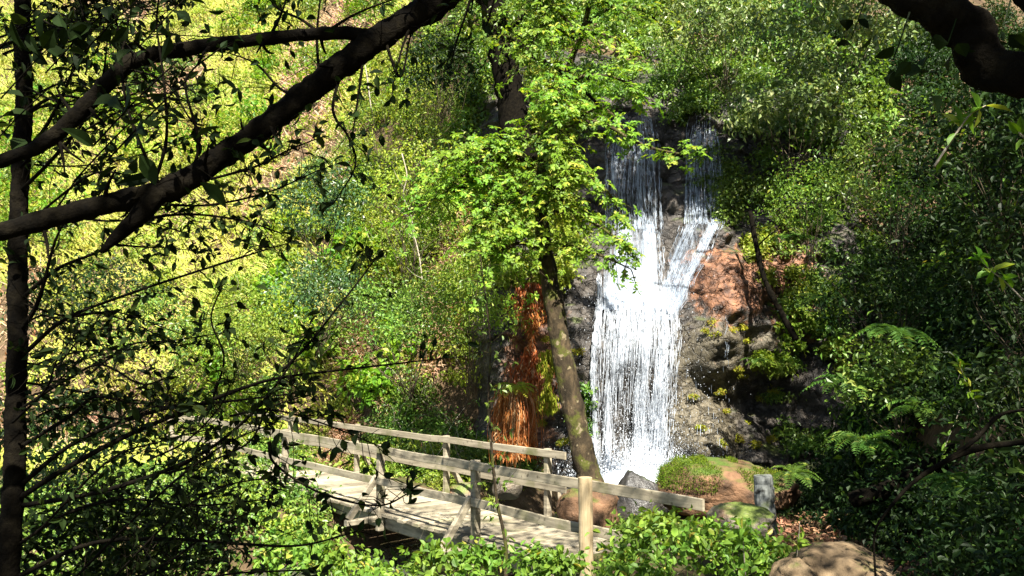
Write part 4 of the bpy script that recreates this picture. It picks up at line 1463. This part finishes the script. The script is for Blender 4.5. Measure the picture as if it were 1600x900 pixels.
# dark tree on the ledge behind
tl = pts([(808, 215, 19.2), (800, 170, 19.2), (790, 110, 19.2), (775, 40, 19.2), (765, -40, 19.2), (760, -140, 19.2)])
t2 = thing('ledge_tree', 'dark straight-trunked tree on the ledge above the bank, at the top middle', 'tree', tl[0])
g = Geo()
tube(g, np.vstack([tl[0] - [0, 0, .7], tl]), .3, n=40, sides=12, rough=.16, seed=14, rs=[.5, .42, .36, .33, .31, .30, .26])
limb = [[(775, 40, 19.2), (840, 90, 18.7), (900, 130, 19.2), (960, 190, 19.0)], [(770, 10, 19.2), (700, -20, 19.8), (640, -60, 19.5)], [(778, 60, 19.2), (820, 20, 18.9), (850, -40, 19.8)]]
RP = []
for b in limb:
    c = tube(g, pts(b), .11, .03, n=16, sides=7, rough=.15, seed=2)
    RP += list(c[4:])
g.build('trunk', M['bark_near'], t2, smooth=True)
g = Geo()
for q in RP:
    for _ in range(1):
        bush(g, q + rr.normal(size=3) * .35, (.45, .4, .35), 8, 16, .12, rr, full=True)
top = P(770, -170, 20)
bush(g, top, (2.6, 2.0, 1.2), 60, 40, .14, rr, full=True)
g.build('crown', M['leaf_mid'], t2)

# thin pale saplings on the sunlit bank
for k, (lb, b, r) in enumerate([
        ('bare pale crooked stem on the bank, topmost of the pale stems', [(628, 240, 18.0), (636, 275, 17.9), (630, 305, 17.9), (642, 335, 17.9), (646, 365, 17.8)], .013),
        ('pale thin stem leaning beside the crooked pale stem', [(562, 60, 21), (572, 110, 20.9), (580, 170, 20.8)], .022),
        ('thin pale stem low on the bank, below the crooked pale stem', [(646, 365, 17.75), (655, 400, 17.6), (660, 440, 17.5)], .018)]):
    g = Geo()
    p = pts(b)
    c = tube(g, p, r, r * .7, n=16, sides=5, rough=.2, seed=k)
    for i in range(2, 15, 2):
        d = unit(rr.normal(size=3) + [0, -.2, .5])
        tube(g, [c[i], c[i] + d * .25, c[i] + d * .45 + [0, 0, .08]], .007, .003, n=5, sides=3)
    tag(g.build('bare_sapling', M['pale_twig'], smooth=True), lb, 'sapling')

# slim sapling in front of the bridge
sp = pts([(790, 850, 9.6), (776, 780, 9.6), (768, 700, 9.6), (763, 620, 9.6), (766, 540, 9.6), (758, 460, 9.6), (750, 400, 9.6)])
s1 = thing('slim_sapling', 'slim green-stemmed sapling growing in front of the bridge railing', 'sapling', sp[0])
g, gl = Geo(), Geo()
c = tube(g, np.vstack([sp[0] - [0, 0, .5], sp]), .026, .007, n=40, sides=6, rough=.12, seed=3)
for i in range(8, 40):
    d = unit(rr.normal(size=3) + [0, -.2, .35])
    ln = rr.uniform(.1, .45)
    e = c[i] + d * ln
    tube(g, [c[i], (c[i] + e) / 2 + [0, 0, .03], e], .005, .002, n=5, sides=3)
    for _ in range(4):
        q = c[i] + d * ln * rr.uniform(.4, 1.05)
        leaves(gl, q[None], rr.normal(size=(1, 3)) + [0, 0, -.2], rr.normal(size=(1, 3)) * .4 + [0, -.5, .8], rr.uniform(.06, .10), rr.uniform(.03, .05), 'oval')
g.build('stem', M['bark'], s1, smooth=True)
gl.build('foliage', M['leaf_mid'], s1)

# dead leaning branch right of the red rock
g = Geo()
d1 = pts([(1172, 330, 17.4), (1183, 390, 17.2), (1196, 440, 17.0), (1216, 480, 16.8), (1244, 530, 16.6)])
tube(g, d1, .07, n=30, sides=8, rough=.25, seed=8, rs=[.045, .06, .06, .07, .075])
tube(g, pts([(1183, 385, 17.2), (1205, 365, 17.0), (1228, 352, 16.9)]), .02, .008, n=8, sides=4)
tag(g.build('dead_branch', M['bark_near'], smooth=True), 'dead mottled trunk leaning against the rock right of the waterfall', 'branch')

# rotten log on the slope above the path
g = Geo()
tube(g, pts([(1330, 782, 10.4), (1385, 765, 10.3), (1440, 735, 10.2), (1500, 705, 10.1)]), .12, n=80, sides=14, rough=.14, seed=12, rs=[.10, .12, .12, .13], fq=14)
tag(g.build('fallen_log', M['bark_near'], smooth=True), 'dark fallen log lying on the slope right of the leaf litter', 'log')


# ------------------------------------------------------------------ near trees in shade
def twig_tree_branch(gw, gl, p, r0, r1, rng, nl, L, n=26, side_p=.6, sl=(.08, .3), sides=5):
    c = tube(gw, p, r0, r1, n=n, sides=sides, rough=.12, seed=int(rng.integers(99)))
    for i in range(3, n):
        if rng.uniform() < side_p:
            T = unit(c[min(i + 1, n - 1)] - c[i - 1])
            d = unit(T * .6 + rng.normal(size=3) * .75)
            ln = rng.uniform(*sl) * (1.2 - .5 * i / n)
            e = c[i] + d * ln + np.array([0, 0, -.1 * ln])
            mid = (c[i] + e) / 2 + rng.normal(size=3) * .02
            cc = tube(gw, [c[i], mid, e], max(.0016, r1 * .6), .0011, n=7, sides=4)
            m = int(rng.integers(0, nl + 1))
            if m:
                q = cc[rng.integers(2, 7, m)]
                leaves(gl, q, unit(rng.normal(size=(m, 3)) + d * .9 + [0, 0, -.25]), unit(rng.normal(size=(m, 3)) * .8 + [0, -.3, .8]), L * rng.uniform(.55, 1.2, m), L * .46 * rng.uniform(.75, 1.2, m), 'fine')
    m = nl
    if m:
        leaves(gl, np.repeat(c[-1:], m, 0), unit(rng.normal(size=(m, 3)) + unit(c[-1] - c[-2])), rng.normal(size=(m, 3)) + [0, 0, 1], L * rng.uniform(.6, 1.1, m), L * .45, 'fine')


# arching tree: trunk right of the camera, limbs crossing the top of the view
rr = np.random.default_rng(900)
arch_tr = np.array([[2.7, .4, -1.75], [2.55, .9, -.6], [2.1, 1.55, .55]] + [list(P(1600, 120, 2.1)), list(P(1510, 45, 2.15)), list(P(1400, -25, 2.2)), list(P(1200, -190, 2.5)), list(P(1000, -270, 2.8)), list(P(860, -190, 3.1))])
arch = thing('arching_tree', 'dark tree arching overhead from the right, its bare limbs crossing the upper left', 'tree', arch_tr[0])
gw = Geo()
tube(gw, arch_tr, .09, n=260, sides=20, rough=.20, seed=6, fq=22, rs=[.15, .12, .09, .062, .058, .058, .06, .065, .065])
gl = Geo()
g = Geo()
main = pts([(860, -190, 3.1), (760, -70, 3.15), (690, 0, 3.2), (640, 30, 3.2), (575, 70, 3.15), (500, 128, 3.12), (430, 185, 3.1), (360, 235, 3.05), (295, 280, 3.0), (240, 303, 2.97), (170, 318, 2.93), (90, 338, 2.88), (0, 362, 2.82), (-130, 395, 2.75)])
tube(gw, main, .05, n=260, sides=16, rough=.17, seed=7, fq=26, rs=[.062, .058, .055, .053, .052, .050, .047, .046, .045, .046, .040, .036, .034, .03])
up = pts([(590, 62, 3.15), (545, 52, 3.12), (480, 54, 3.1), (400, 62, 3.08), (320, 72, 3.05), (250, 84, 3.02), (205, 98, 3.0), (165, 132, 2.98), (125, 175, 2.95), (80, 215, 2.92), (30, 242, 2.9), (-80, 275, 2.85)])
tube(gw, up, .03, n=220, sides=14, rough=.18, seed=17, fq=30, rs=[.034, .028, .025, .025, .026, .029, .031, .030, .028, .026, .024, .022])
tube(gw, pts([(248, 300, 2.97), (218, 335, 2.94), (190, 362, 2.92), (158, 394, 2.9)]), .04, n=20, sides=9, rough=.15, seed=5, rs=[.042, .036, .026, .008])
tube(gw, np.array([[2.34, 1.25, .05], [2.3, 1.9, .75], list(P(1720, 60, 2.4)), list(P(1630, 0, 2.45)), list(P(1560, -80, 2.5)), list(P(1450, -330, 2.6))]), .06, n=90, sides=12, rough=.2, seed=15, rs=[.07, .065, .06, .055, .05], fq=22)
# dead side shoots from the limbs
TW = [
    [(500, 52, 3.1), (470, 30, 3.1), (430, 10, 3.1), (410, -30, 3.1)],
    [(420, 60, 3.08), (440, 20, 3.1), (452, -20, 3.1)],
    [(510, 50, 3.1), (560, 20, 3.1), (640, -10, 3.1)],
    [(500, 130, 3.12), (495, 60, 3.2), (500, 0, 3.2), (505, -40, 3.2)],
    [(480, 150, 3.12), (440, 140, 3.1), (400, 100, 3.1), (350, 80, 3.1)],
    [(440, 180, 3.1), (438, 205, 3.1), (420, 218, 3.05)],
    [(250, 290, 2.95), (215, 215, 2.9), (195, 150, 2.9), (190, 90, 2.9), (200, 30, 2.9), (170, -20, 2.9)],
    [(240, 290, 2.95), (260, 215, 2.92), (255, 120, 2.9), (245, 40, 2.9), (250, -20, 2.9)],
    [(300, 270, 3.0), (310, 220, 2.98), (290, 140, 2.95), (300, 110, 2.95), (345, 75, 2.95)],
    [(215, 92, 3.0), (190, 60, 3.0), (178, 20, 3.0), (165, -30, 3.0)],
    [(540, 95, 3.15), (520, 170, 3.1), (545, 215, 3.1), (555, 260, 3.1), (520, 320, 3.1)],
    [(600, 60, 3.15), (625, 120, 3.15), (640, 60, 3.2), (655, 0, 3.2)],
    [(655, 10, 3.2), (630, 70, 3.15), (615, 130, 3.1)],
    [(570, 75, 3.15), (560, 150, 3.1), (552, 205, 3.1)],
    [(745, -60, 3.15), (735, 0, 3.1), (715, 60, 3.1), (705, 100, 3.1)],
    [(790, -80, 3.1), (775, -10, 3.1), (760, 40, 3.1)],
]
for (cur, kk) in ((spline(main, 200), 20), (spline(up, 200), 14)):
    for q in rr.integers(10, 190, kk):
        T_ = unit(cur[min(q + 1, 199)] - cur[q - 1])
        d = unit(rr.normal(size=3) + T_ * .4 + [0, 0, -.2])
        d = unit(d - T_ * (d @ T_) * .6)
        ln = rr.uniform(.06, .17)
        tube(gw, [cur[q], cur[q] + d * ln * .6, cur[q] + d * ln + rr.normal(size=3) * .015], .009, .003, n=7, sides=5, rough=.2)
for (px, py, Y, n) in [(1395, 95, 2.0, 4), (1440, 110, 2.2, 5), (1560, 60, 2.3, 5), (1590, 90, 2.3, 4), (1480, 70, 2.1, 3), (1330, 60, 2.5, 4)]:
    c_ = P(px, py, Y)
    leaves(gl, c_ + rr.normal(size=(n, 3)) * .035, unit(rr.normal(size=(n, 3)) + [0, 0, -.8]), unit(rr.normal(size=(n, 3)) + [0, -.8, .3]), .07 * rr.uniform(.6, 1.2, n), .04 * rr.uniform(.7, 1.2, n), 'fine')
    tube(gl, [c_ + [.06, .02, .14], c_ + [.02, 0, .05], c_], .003, .0015, n=8, sides=4)
for b in TW:
    twig_tree_branch(g, gl, pts(b), .0075, .0025, rr, 3, .056, n=24, side_p=.55)
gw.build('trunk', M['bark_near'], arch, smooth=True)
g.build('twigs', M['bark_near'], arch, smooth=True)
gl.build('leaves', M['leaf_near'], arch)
# its crown overhead, which keeps the foreground in shade
gc = Geo()
bush(gc, (-1.2, -1.6, 6.2), (4.2, 3.0, 1.4), 150, 60, .17, rr, full=True)
bush(gc, (2.6, -.5, 5.0), (2.6, 2.6, 1.2), 90, 60, .17, rr, full=True)
bush(gc, (1.3, 4.5, 6.3), (1.7, 1.0, .6), 26, 34, .15, rr, full=True)
bush(gc, (-.6, 5.4, 6.6), (1.2, .9, .5), 12, 30, .15, rr, full=True)
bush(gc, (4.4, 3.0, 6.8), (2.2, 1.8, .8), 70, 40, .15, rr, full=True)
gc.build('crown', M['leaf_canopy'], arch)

# slender tree at the left edge, with sweeping branches
lt = pts([(8, 1060, 3.5), (12, 900, 3.5), (22, 760, 3.5), (24, 640, 3.5), (28, 520, 3.5), (28, 400, 3.5), (32, 280, 3.5), (38, 150, 3.5), (34, 40, 3.5), (40, -80, 3.5), (50, -400, 3.4)])
lt = np.vstack([[lt[0][0] - .05, lt[0][1], -2.2], lt])
slim = thing('slender_tree', 'slender dark tree at the left edge with long sweeping leafy branches', 'tree', lt[0])
gw, g, gl = Geo(), Geo(), Geo()
tube(gw, lt, .05, n=260, sides=14, rough=.16, seed=27, fq=26, rs=[.052, .048, .046, .044, .042, .040, .039, .037, .036, .034, .032, .028])
rr = np.random.default_rng(901)
LB = [
    ([(28, 780, 3.5), (90, 740, 3.4), (180, 690, 3.3), (270, 650, 3.2), (370, 610, 3.1), (440, 590, 3.05), (560, 575, 3.0), (690, 560, 2.95)], .014),
    ([(30, 760, 3.5), (120, 690, 3.4), (250, 640, 3.3), (330, 630, 3.25), (400, 622, 3.2), (480, 612, 3.15)], .012),
    ([(30, 700, 3.5), (110, 650, 3.4), (150, 620, 3.35), (210, 630, 3.3), (280, 625, 3.2)], .010),
    ([(36, 790, 3.5), (150, 770, 3.3), (260, 735, 3.2), (330, 700, 3.1), (400, 640, 3.0), (450, 575, 2.95), (480, 520, 2.9)], .012),
    ([(30, 900, 3.5), (140, 850, 3.4), (260, 842, 3.3), (380, 850, 3.2), (470, 852, 3.1), (560, 830, 3.0)], .011),
    ([(30, 560, 3.5), (100, 500, 3.4), (200, 460, 3.3), (290, 430, 3.2), (400, 395, 3.1), (450, 380, 3.0)], .010),
    ([(30, 520, 3.5), (60, 470, 3.4), (85, 380, 3.3), (105, 340, 3.2)], .012),
    ([(30, 470, 3.5), (90, 420, 3.4), (160, 390, 3.3), (230, 340, 3.2), (260, 310, 3.1)], .010),
    ([(30, 300, 3.5), (80, 250, 3.3), (130, 190, 3.2), (160, 120, 3.1), (170, 40, 3.0)], .010),
    ([(34, 240, 3.5), (70, 200, 3.3), (110, 120, 3.2), (130, 40, 3.1), (120, -20, 3.1)], .010),
    ([(34, 180, 3.5), (90, 150, 3.4), (160, 160, 3.3), (240, 150, 3.2), (300, 160, 3.1)], .008),
    ([(34, 360, 3.5), (90, 310, 3.4), (150, 270, 3.3), (210, 275, 3.2), (270, 280, 3.1)], .008),
    ([(34, 110, 3.5), (70, 70, 3.4), (110, 20, 3.3), (130, -40, 3.3)], .009),
    ([(30, 640, 3.5), (110, 590, 3.3), (160, 570, 3.2), (220, 600, 3.1), (260, 590, 3.1)], .007),
    ([(30, 850, 3.5), (110, 800, 3.4), (200, 780, 3.3), (300, 790, 3.2), (420, 780, 3.1)], .009),
    ([(440, 580, 3.0), (480, 540, 2.95), (520, 490, 2.9), (560, 440, 2.9), (590, 400, 2.9)], .006),
    ([(330, 630, 3.2), (350, 560, 3.1), (330, 500, 3.05), (345, 450, 3.0)], .005),
    ([(420, 690, 3.0), (430, 725, 3.0), (500, 770, 2.95), (590, 790, 2.9), (640, 770, 2.9)], .006),
    ([(360, 650, 3.1), (420, 640, 3.0), (500, 660, 2.95), (600, 700, 2.9)], .005),
    ([(230, 340, 3.2), (300, 335, 3.1), (380, 345, 3.0), (440, 365, 3.0)], .006),
    ([(250, 320, 3.1), (330, 320, 3.0), (420, 300, 2.95), (500, 265, 2.9)], .006),
    ([(330, 280, 3.0), (400, 260, 2.95), (450, 235, 2.9), (500, 215, 2.9)], .006),
    ([(160, 120, 3.1), (200, 110, 3.0), (260, 130, 3.0), (300, 190, 3.0), (330, 210, 3.0)], .006),
    ([(60, 980, 3.3), (160, 930, 3.2), (260, 880, 3.1), (330, 830, 3.0), (390, 800, 3.0)], .008),
    ([(100, 1000, 3.2), (220, 940, 3.1), (340, 900, 3.0), (480, 890, 2.9)], .008),
    ([(20, 660, 3.4), (70, 610, 3.2), (90, 560, 3.1), (120, 520, 3.0)], .006),
    ([(120, 900, 3.4), (220, 800, 3.2), (300, 730, 3.1), (360, 690, 3.05), (430, 660, 3.0)], .006),
    ([(180, 900, 3.3), (280, 800, 3.15), (350, 760, 3.1), (430, 745, 3.0)], .005),
    ([(230, 720, 3.2), (290, 690, 3.1), (340, 640, 3.05), (360, 600, 3.0)], .005),
    ([(260, 740, 3.2), (330, 720, 3.1), (390, 690, 3.0), (420, 640, 3.0), (470, 620, 3.0)], .005),
    ([(60, 830, 3.4), (170, 720, 3.3), (250, 690, 3.2), (330, 670, 3.1)], .006),
    ([(20, 60, 3.4), (60, 30, 3.2), (110, 60, 3.1), (150, 40, 3.0)], .006),
]
for b, r in LB:
    twig_tree_branch(g, gl, pts(b), r, .0025, rr, 4, .052, n=36, side_p=.75, sl=(.06, .26))
for k in range(40):
    a = rr.uniform(-60, 720) if k < 22 else rr.uniform(-80, 300)
    ln, up_ = rr.uniform(110, 300), rr.uniform(-.25, .75)
    y0 = rr.uniform(2.6, 4.2)
    b = [(30 + rr.uniform(-60, 160) * (k % 2), a, 3.5)]
    for t in (.3, .6, 1.0):
        b.append((b[0][0] + ln * t, a - ln * t * up_ * (1 - .3 * t) + rr.normal() * 12, 3.5 + (y0 - 3.5) * t))
    twig_tree_branch(g, gl, pts(b), .006, .002, rr, 4, .054, n=28, side_p=.75, sl=(.06, .26))
for (px, py, Y, n) in [(215, 165, 2.0, 7), (180, 225, 2.1, 6), (235, 190, 2.0, 6), (130, 60, 2.3, 7), (60, 100, 2.3, 8), (50, 30, 2.2, 8), (160, 60, 2.3, 7), (270, 25, 2.6, 6), (30, 190, 2.4, 6)]:
    c = P(px, py, Y)
    leaves(gl, c + rr.normal(size=(n, 3)) * .05, unit(rr.normal(size=(n, 3)) + [0, 0, -.5]), unit(rr.normal(size=(n, 3)) + [0, -.6, .4]), .085 * rr.uniform(.6, 1.2, n), .042 * rr.uniform(.7, 1.2, n), 'fine')
    tube(g, [c + [-.12, .02, -.10], c + [0, 0, .02], c + [.10, 0, .12]], .003, .002, n=8, sides=4)
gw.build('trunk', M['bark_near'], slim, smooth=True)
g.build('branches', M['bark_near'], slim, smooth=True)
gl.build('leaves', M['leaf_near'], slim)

# leafy shrubs close by in the corners, shade put into their dark colours
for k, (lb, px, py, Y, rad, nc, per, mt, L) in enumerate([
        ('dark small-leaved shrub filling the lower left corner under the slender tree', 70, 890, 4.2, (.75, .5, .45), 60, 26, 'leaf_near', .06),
        ('dark twiggy shrub at the bottom left in front of the bridge end', 250, 890, 4.6, (.5, .4, .30), 34, 22, 'leaf_shade', .06),
        ('shadowed shrub behind the slender trunk at mid left', 90, 690, 6.5, (.5, .5, .4), 30, 22, 'leaf_shade', .075),
        ('leafy shrub in shade at the bottom right corner', 1590, 900, 5.2, (.62, .5, .5), 70, 30, 'leaf_shade', .065),
        ('dark shrub at the right edge below the lit sprigs', 1610, 680, 6.2, (.6, .6, .6), 60, 26, 'leaf_shade', .07),
        ('shade-darkened shrub at the right edge, mid height', 1610, 430, 6.6, (.6, .6, .8), 64, 28, 'leaf_shade', .075),
        ('dark small-leaved shrub between the slender tree and the bridge end', 170, 800, 5.6, (.95, .5, .55), 70, 28, 'leaf_shade', .055),
        ('leafy dark shrub right of the leaning trunk in the upper right', 1560, 240, 7.0, (.8, .6, .8), 70, 30, 'leaf_shade', .08)]):
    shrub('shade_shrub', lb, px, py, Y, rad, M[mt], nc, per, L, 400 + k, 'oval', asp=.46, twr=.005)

# sprigs that catch the light on the right
rr = np.random.default_rng(77)
for k, (lb, b, L, n, mt) in enumerate([
        ('sprig of large sunlit leaves under the dark leaning trunk', [(1460, 260, 3.0), (1490, 215, 3.0), (1515, 180, 3.0), (1540, 165, 3.0)], .085, 12, 'leaf_bright'),
        ('narrow bright leaves entering at the right edge', [(1620, 230, 2.8), (1595, 210, 2.8), (1580, 190, 2.8)], .07, 6, 'leaf_bright'),
        ('whorl of pointed bright leaves at the right edge, mid height', [(1600, 470, 5.0), (1570, 440, 5.0), (1545, 420, 5.0), (1530, 400, 5.0)], .13, 14, 'leaf_bright'),
        ('sunlit round-leaved sprig on the dark slope', [(1470, 640, 8.0), (1490, 610, 8.0), (1500, 580, 8.0), (1495, 560, 8.0)], .10, 26, 'leaf_bright'),
        ('bright leaf spray above the bent twig at right', [(1530, 640, 6.0), (1510, 600, 6.0), (1500, 570, 6.0)], .08, 18, 'leaf_bright'),
        ('sunlit leaf tuft right of the shaded ferns', [(1500, 640, 9.0), (1480, 690, 9.0), (1470, 720, 9.0)], .10, 14, 'leaf_bramble'),
        ('upright green plant beside the sandy rock', [(1245, 870, 7.4), (1248, 840, 7.4), (1250, 810, 7.4)], .12, 12, 'leaf_bramble'),
        ('broad-leaved plant in front of the low grey stone', [(1165, 900, 7.4), (1162, 860, 7.4), (1160, 820, 7.4)], .16, 14, 'leaf_bramble')]):
    p = pts(b)
    root = thing('sprig', lb, 'plant', p[0])
    g, gl = Geo(), Geo()
    c = tube(g, p, .006, .002, n=16, sides=4)
    idx = rr.integers(3, 16, n)
    dd = unit(rr.normal(size=(n, 3)) + [0, -.3, .4])
    leaves(gl, c[idx], dd, unit(rr.normal(size=(n, 3)) * .5 + [0, -.5, .9]), L * rr.uniform(.6, 1.2, n), L * .42 * rr.uniform(.8, 1.2, n), 'oval')
    g.build('stem', M['pale_twig'], root, smooth=True)
    gl.build('leaves', M[mt], root)

# bent bare twig at right
g = Geo()
tube(g, pts([(1368, 905, 4.6), (1366, 840, 4.6), (1378, 810, 4.6), (1420, 760, 4.6), (1470, 725, 4.6), (1530, 700, 4.6), (1600, 690, 4.6)]), .012, n=30, sides=6, rough=.2, seed=3, rs=[.006, .007, .008, .011, .016, .02, .022])
tube(g, pts([(1470, 725, 4.6), (1520, 690, 4.6), (1560, 650, 4.6), (1600, 640, 4.5)]), .012, .01, n=14, sides=6, rough=.2, seed=4)
tag(g.build('bent_twig', M['bark_near'], smooth=True), 'thin dark bent twig hanging over the leaf litter path', 'twig')

# tall trees standing outside the view, whose crowns shade the right slope and the upper falls
rr = np.random.default_rng(61)
for (lb, base, topz, crowns) in [
        ('tall tree high on the right slope, its crown over the path', (11.0, 6.5), 8.5, [((10.2, 6.6, 9.6), (3.6, 7.2, 2.2), 300, 60)]),
        ('tall tree leaning over the upper falls from the right slope', (11.5, 14.5), 11.0, [((4.5, 14.2, 12.6), (2.4, 1.5, 1.3), 90, 60), ((8.2, 13.4, 12.6), (2.4, 2.2, .7), 34, 60)])]:
    z0 = float(gz(np.array(base[0]), np.array(base[1])))
    root = thing('tall_tree', lb, 'tree', (base[0], base[1], z0))
    g = Geo()
    c0 = np.array(crowns[0][0])
    b0 = np.array([base[0], base[1], z0 - .3])
    tube(g, [b0, b0 + [.1, 0, (topz - z0) * .5], np.array([base[0] * .7 + c0[0] * .3, base[1] * .7 + c0[1] * .3, topz]), c0], .28, .08, n=30, sides=10, rough=.15, seed=2)
    for cr in crowns:
        for _ in range(7):
            e = np.array(cr[0]) + rr.normal(size=3) * np.array(cr[1]) * .5
            tube(g, [np.array([base[0] * .7 + c0[0] * .3, base[1] * .7 + c0[1] * .3, topz]), (e + c0) / 2 + rr.normal(size=3) * .2, e], .06, .015, n=8, sides=5)
    g.build('trunk', M['bark_near'], root, smooth=True)
    g = Geo()
    for (cc_, rd, nc, per) in crowns:
        bush(g, cc_, rd, nc, per, .22, rr, full=True, cr=.16)
    g.build('crown', M['leaf_canopy'], root)

# ------------------------------------------------------------------ light, sky, camera
SUN_EL, SUN_AZ = R(52), math.atan2(.20, -1.0)       # azimuth from +Y towards +X
sd = Vector((math.sin(SUN_AZ) * math.cos(SUN_EL), math.cos(SUN_AZ) * math.cos(SUN_EL), math.sin(SUN_EL)))
L = bpy.data.lights.new('sun', 'SUN')
L.energy = 5.0
L.angle = R(.5)
L.color = (1.0, .94, .82)
so = bpy.data.objects.new('sun', L)
COL.objects.link(so)
so.location = (0, 0, 30)
so.rotation_euler = sd.to_track_quat('Z', 'Y').to_euler()
w = bpy.data.worlds.new('World')
SC.world = w
w.use_nodes = True
nt = w.node_tree
nt.nodes.clear()
sky = nt.nodes.new('ShaderNodeTexSky')
sky.sky_type = 'NISHITA'
sky.sun_disc = False
sky.sun_elevation = SUN_EL
sky.sun_rotation = SUN_AZ
bg = nt.nodes.new('ShaderNodeBackground')
bg.inputs[1].default_value = .05
ou = nt.nodes.new('ShaderNodeOutputWorld')
nt.links.new(sky.outputs[0], bg.inputs[0])
nt.links.new(bg.outputs[0], ou.inputs[0])

cam = bpy.data.cameras.new('camera')
cam.sensor_width = 36
cam.lens = 36 * FOCAL / 1600
cam.clip_start, cam.clip_end = .05, 500
co = bpy.data.objects.new('camera', cam)
COL.objects.link(co)
co.rotation_euler = (R(90) + PITCH, 0, 0)
SC.camera = co
vs = SC.view_settings
vs.view_transform = 'Standard'
vs.look = 'None'
vs.gamma = 1
vs.use_curve_mapping = False
vs.exposure = 2.0
SC.render.engine = 'CYCLES'
SC.cycles.use_denoising = True
SC.cycles.max_bounces = 6
SC.cycles.diffuse_bounces = 3
SC.cycles.glossy_bounces = 2
SC.cycles.transmission_bounces = 4
SC.cycles.transparent_max_bounces = 8
SC.cycles.caustics_reflective = False
SC.cycles.caustics_refractive = False
SC.cycles.sample_clamp_indirect = 4
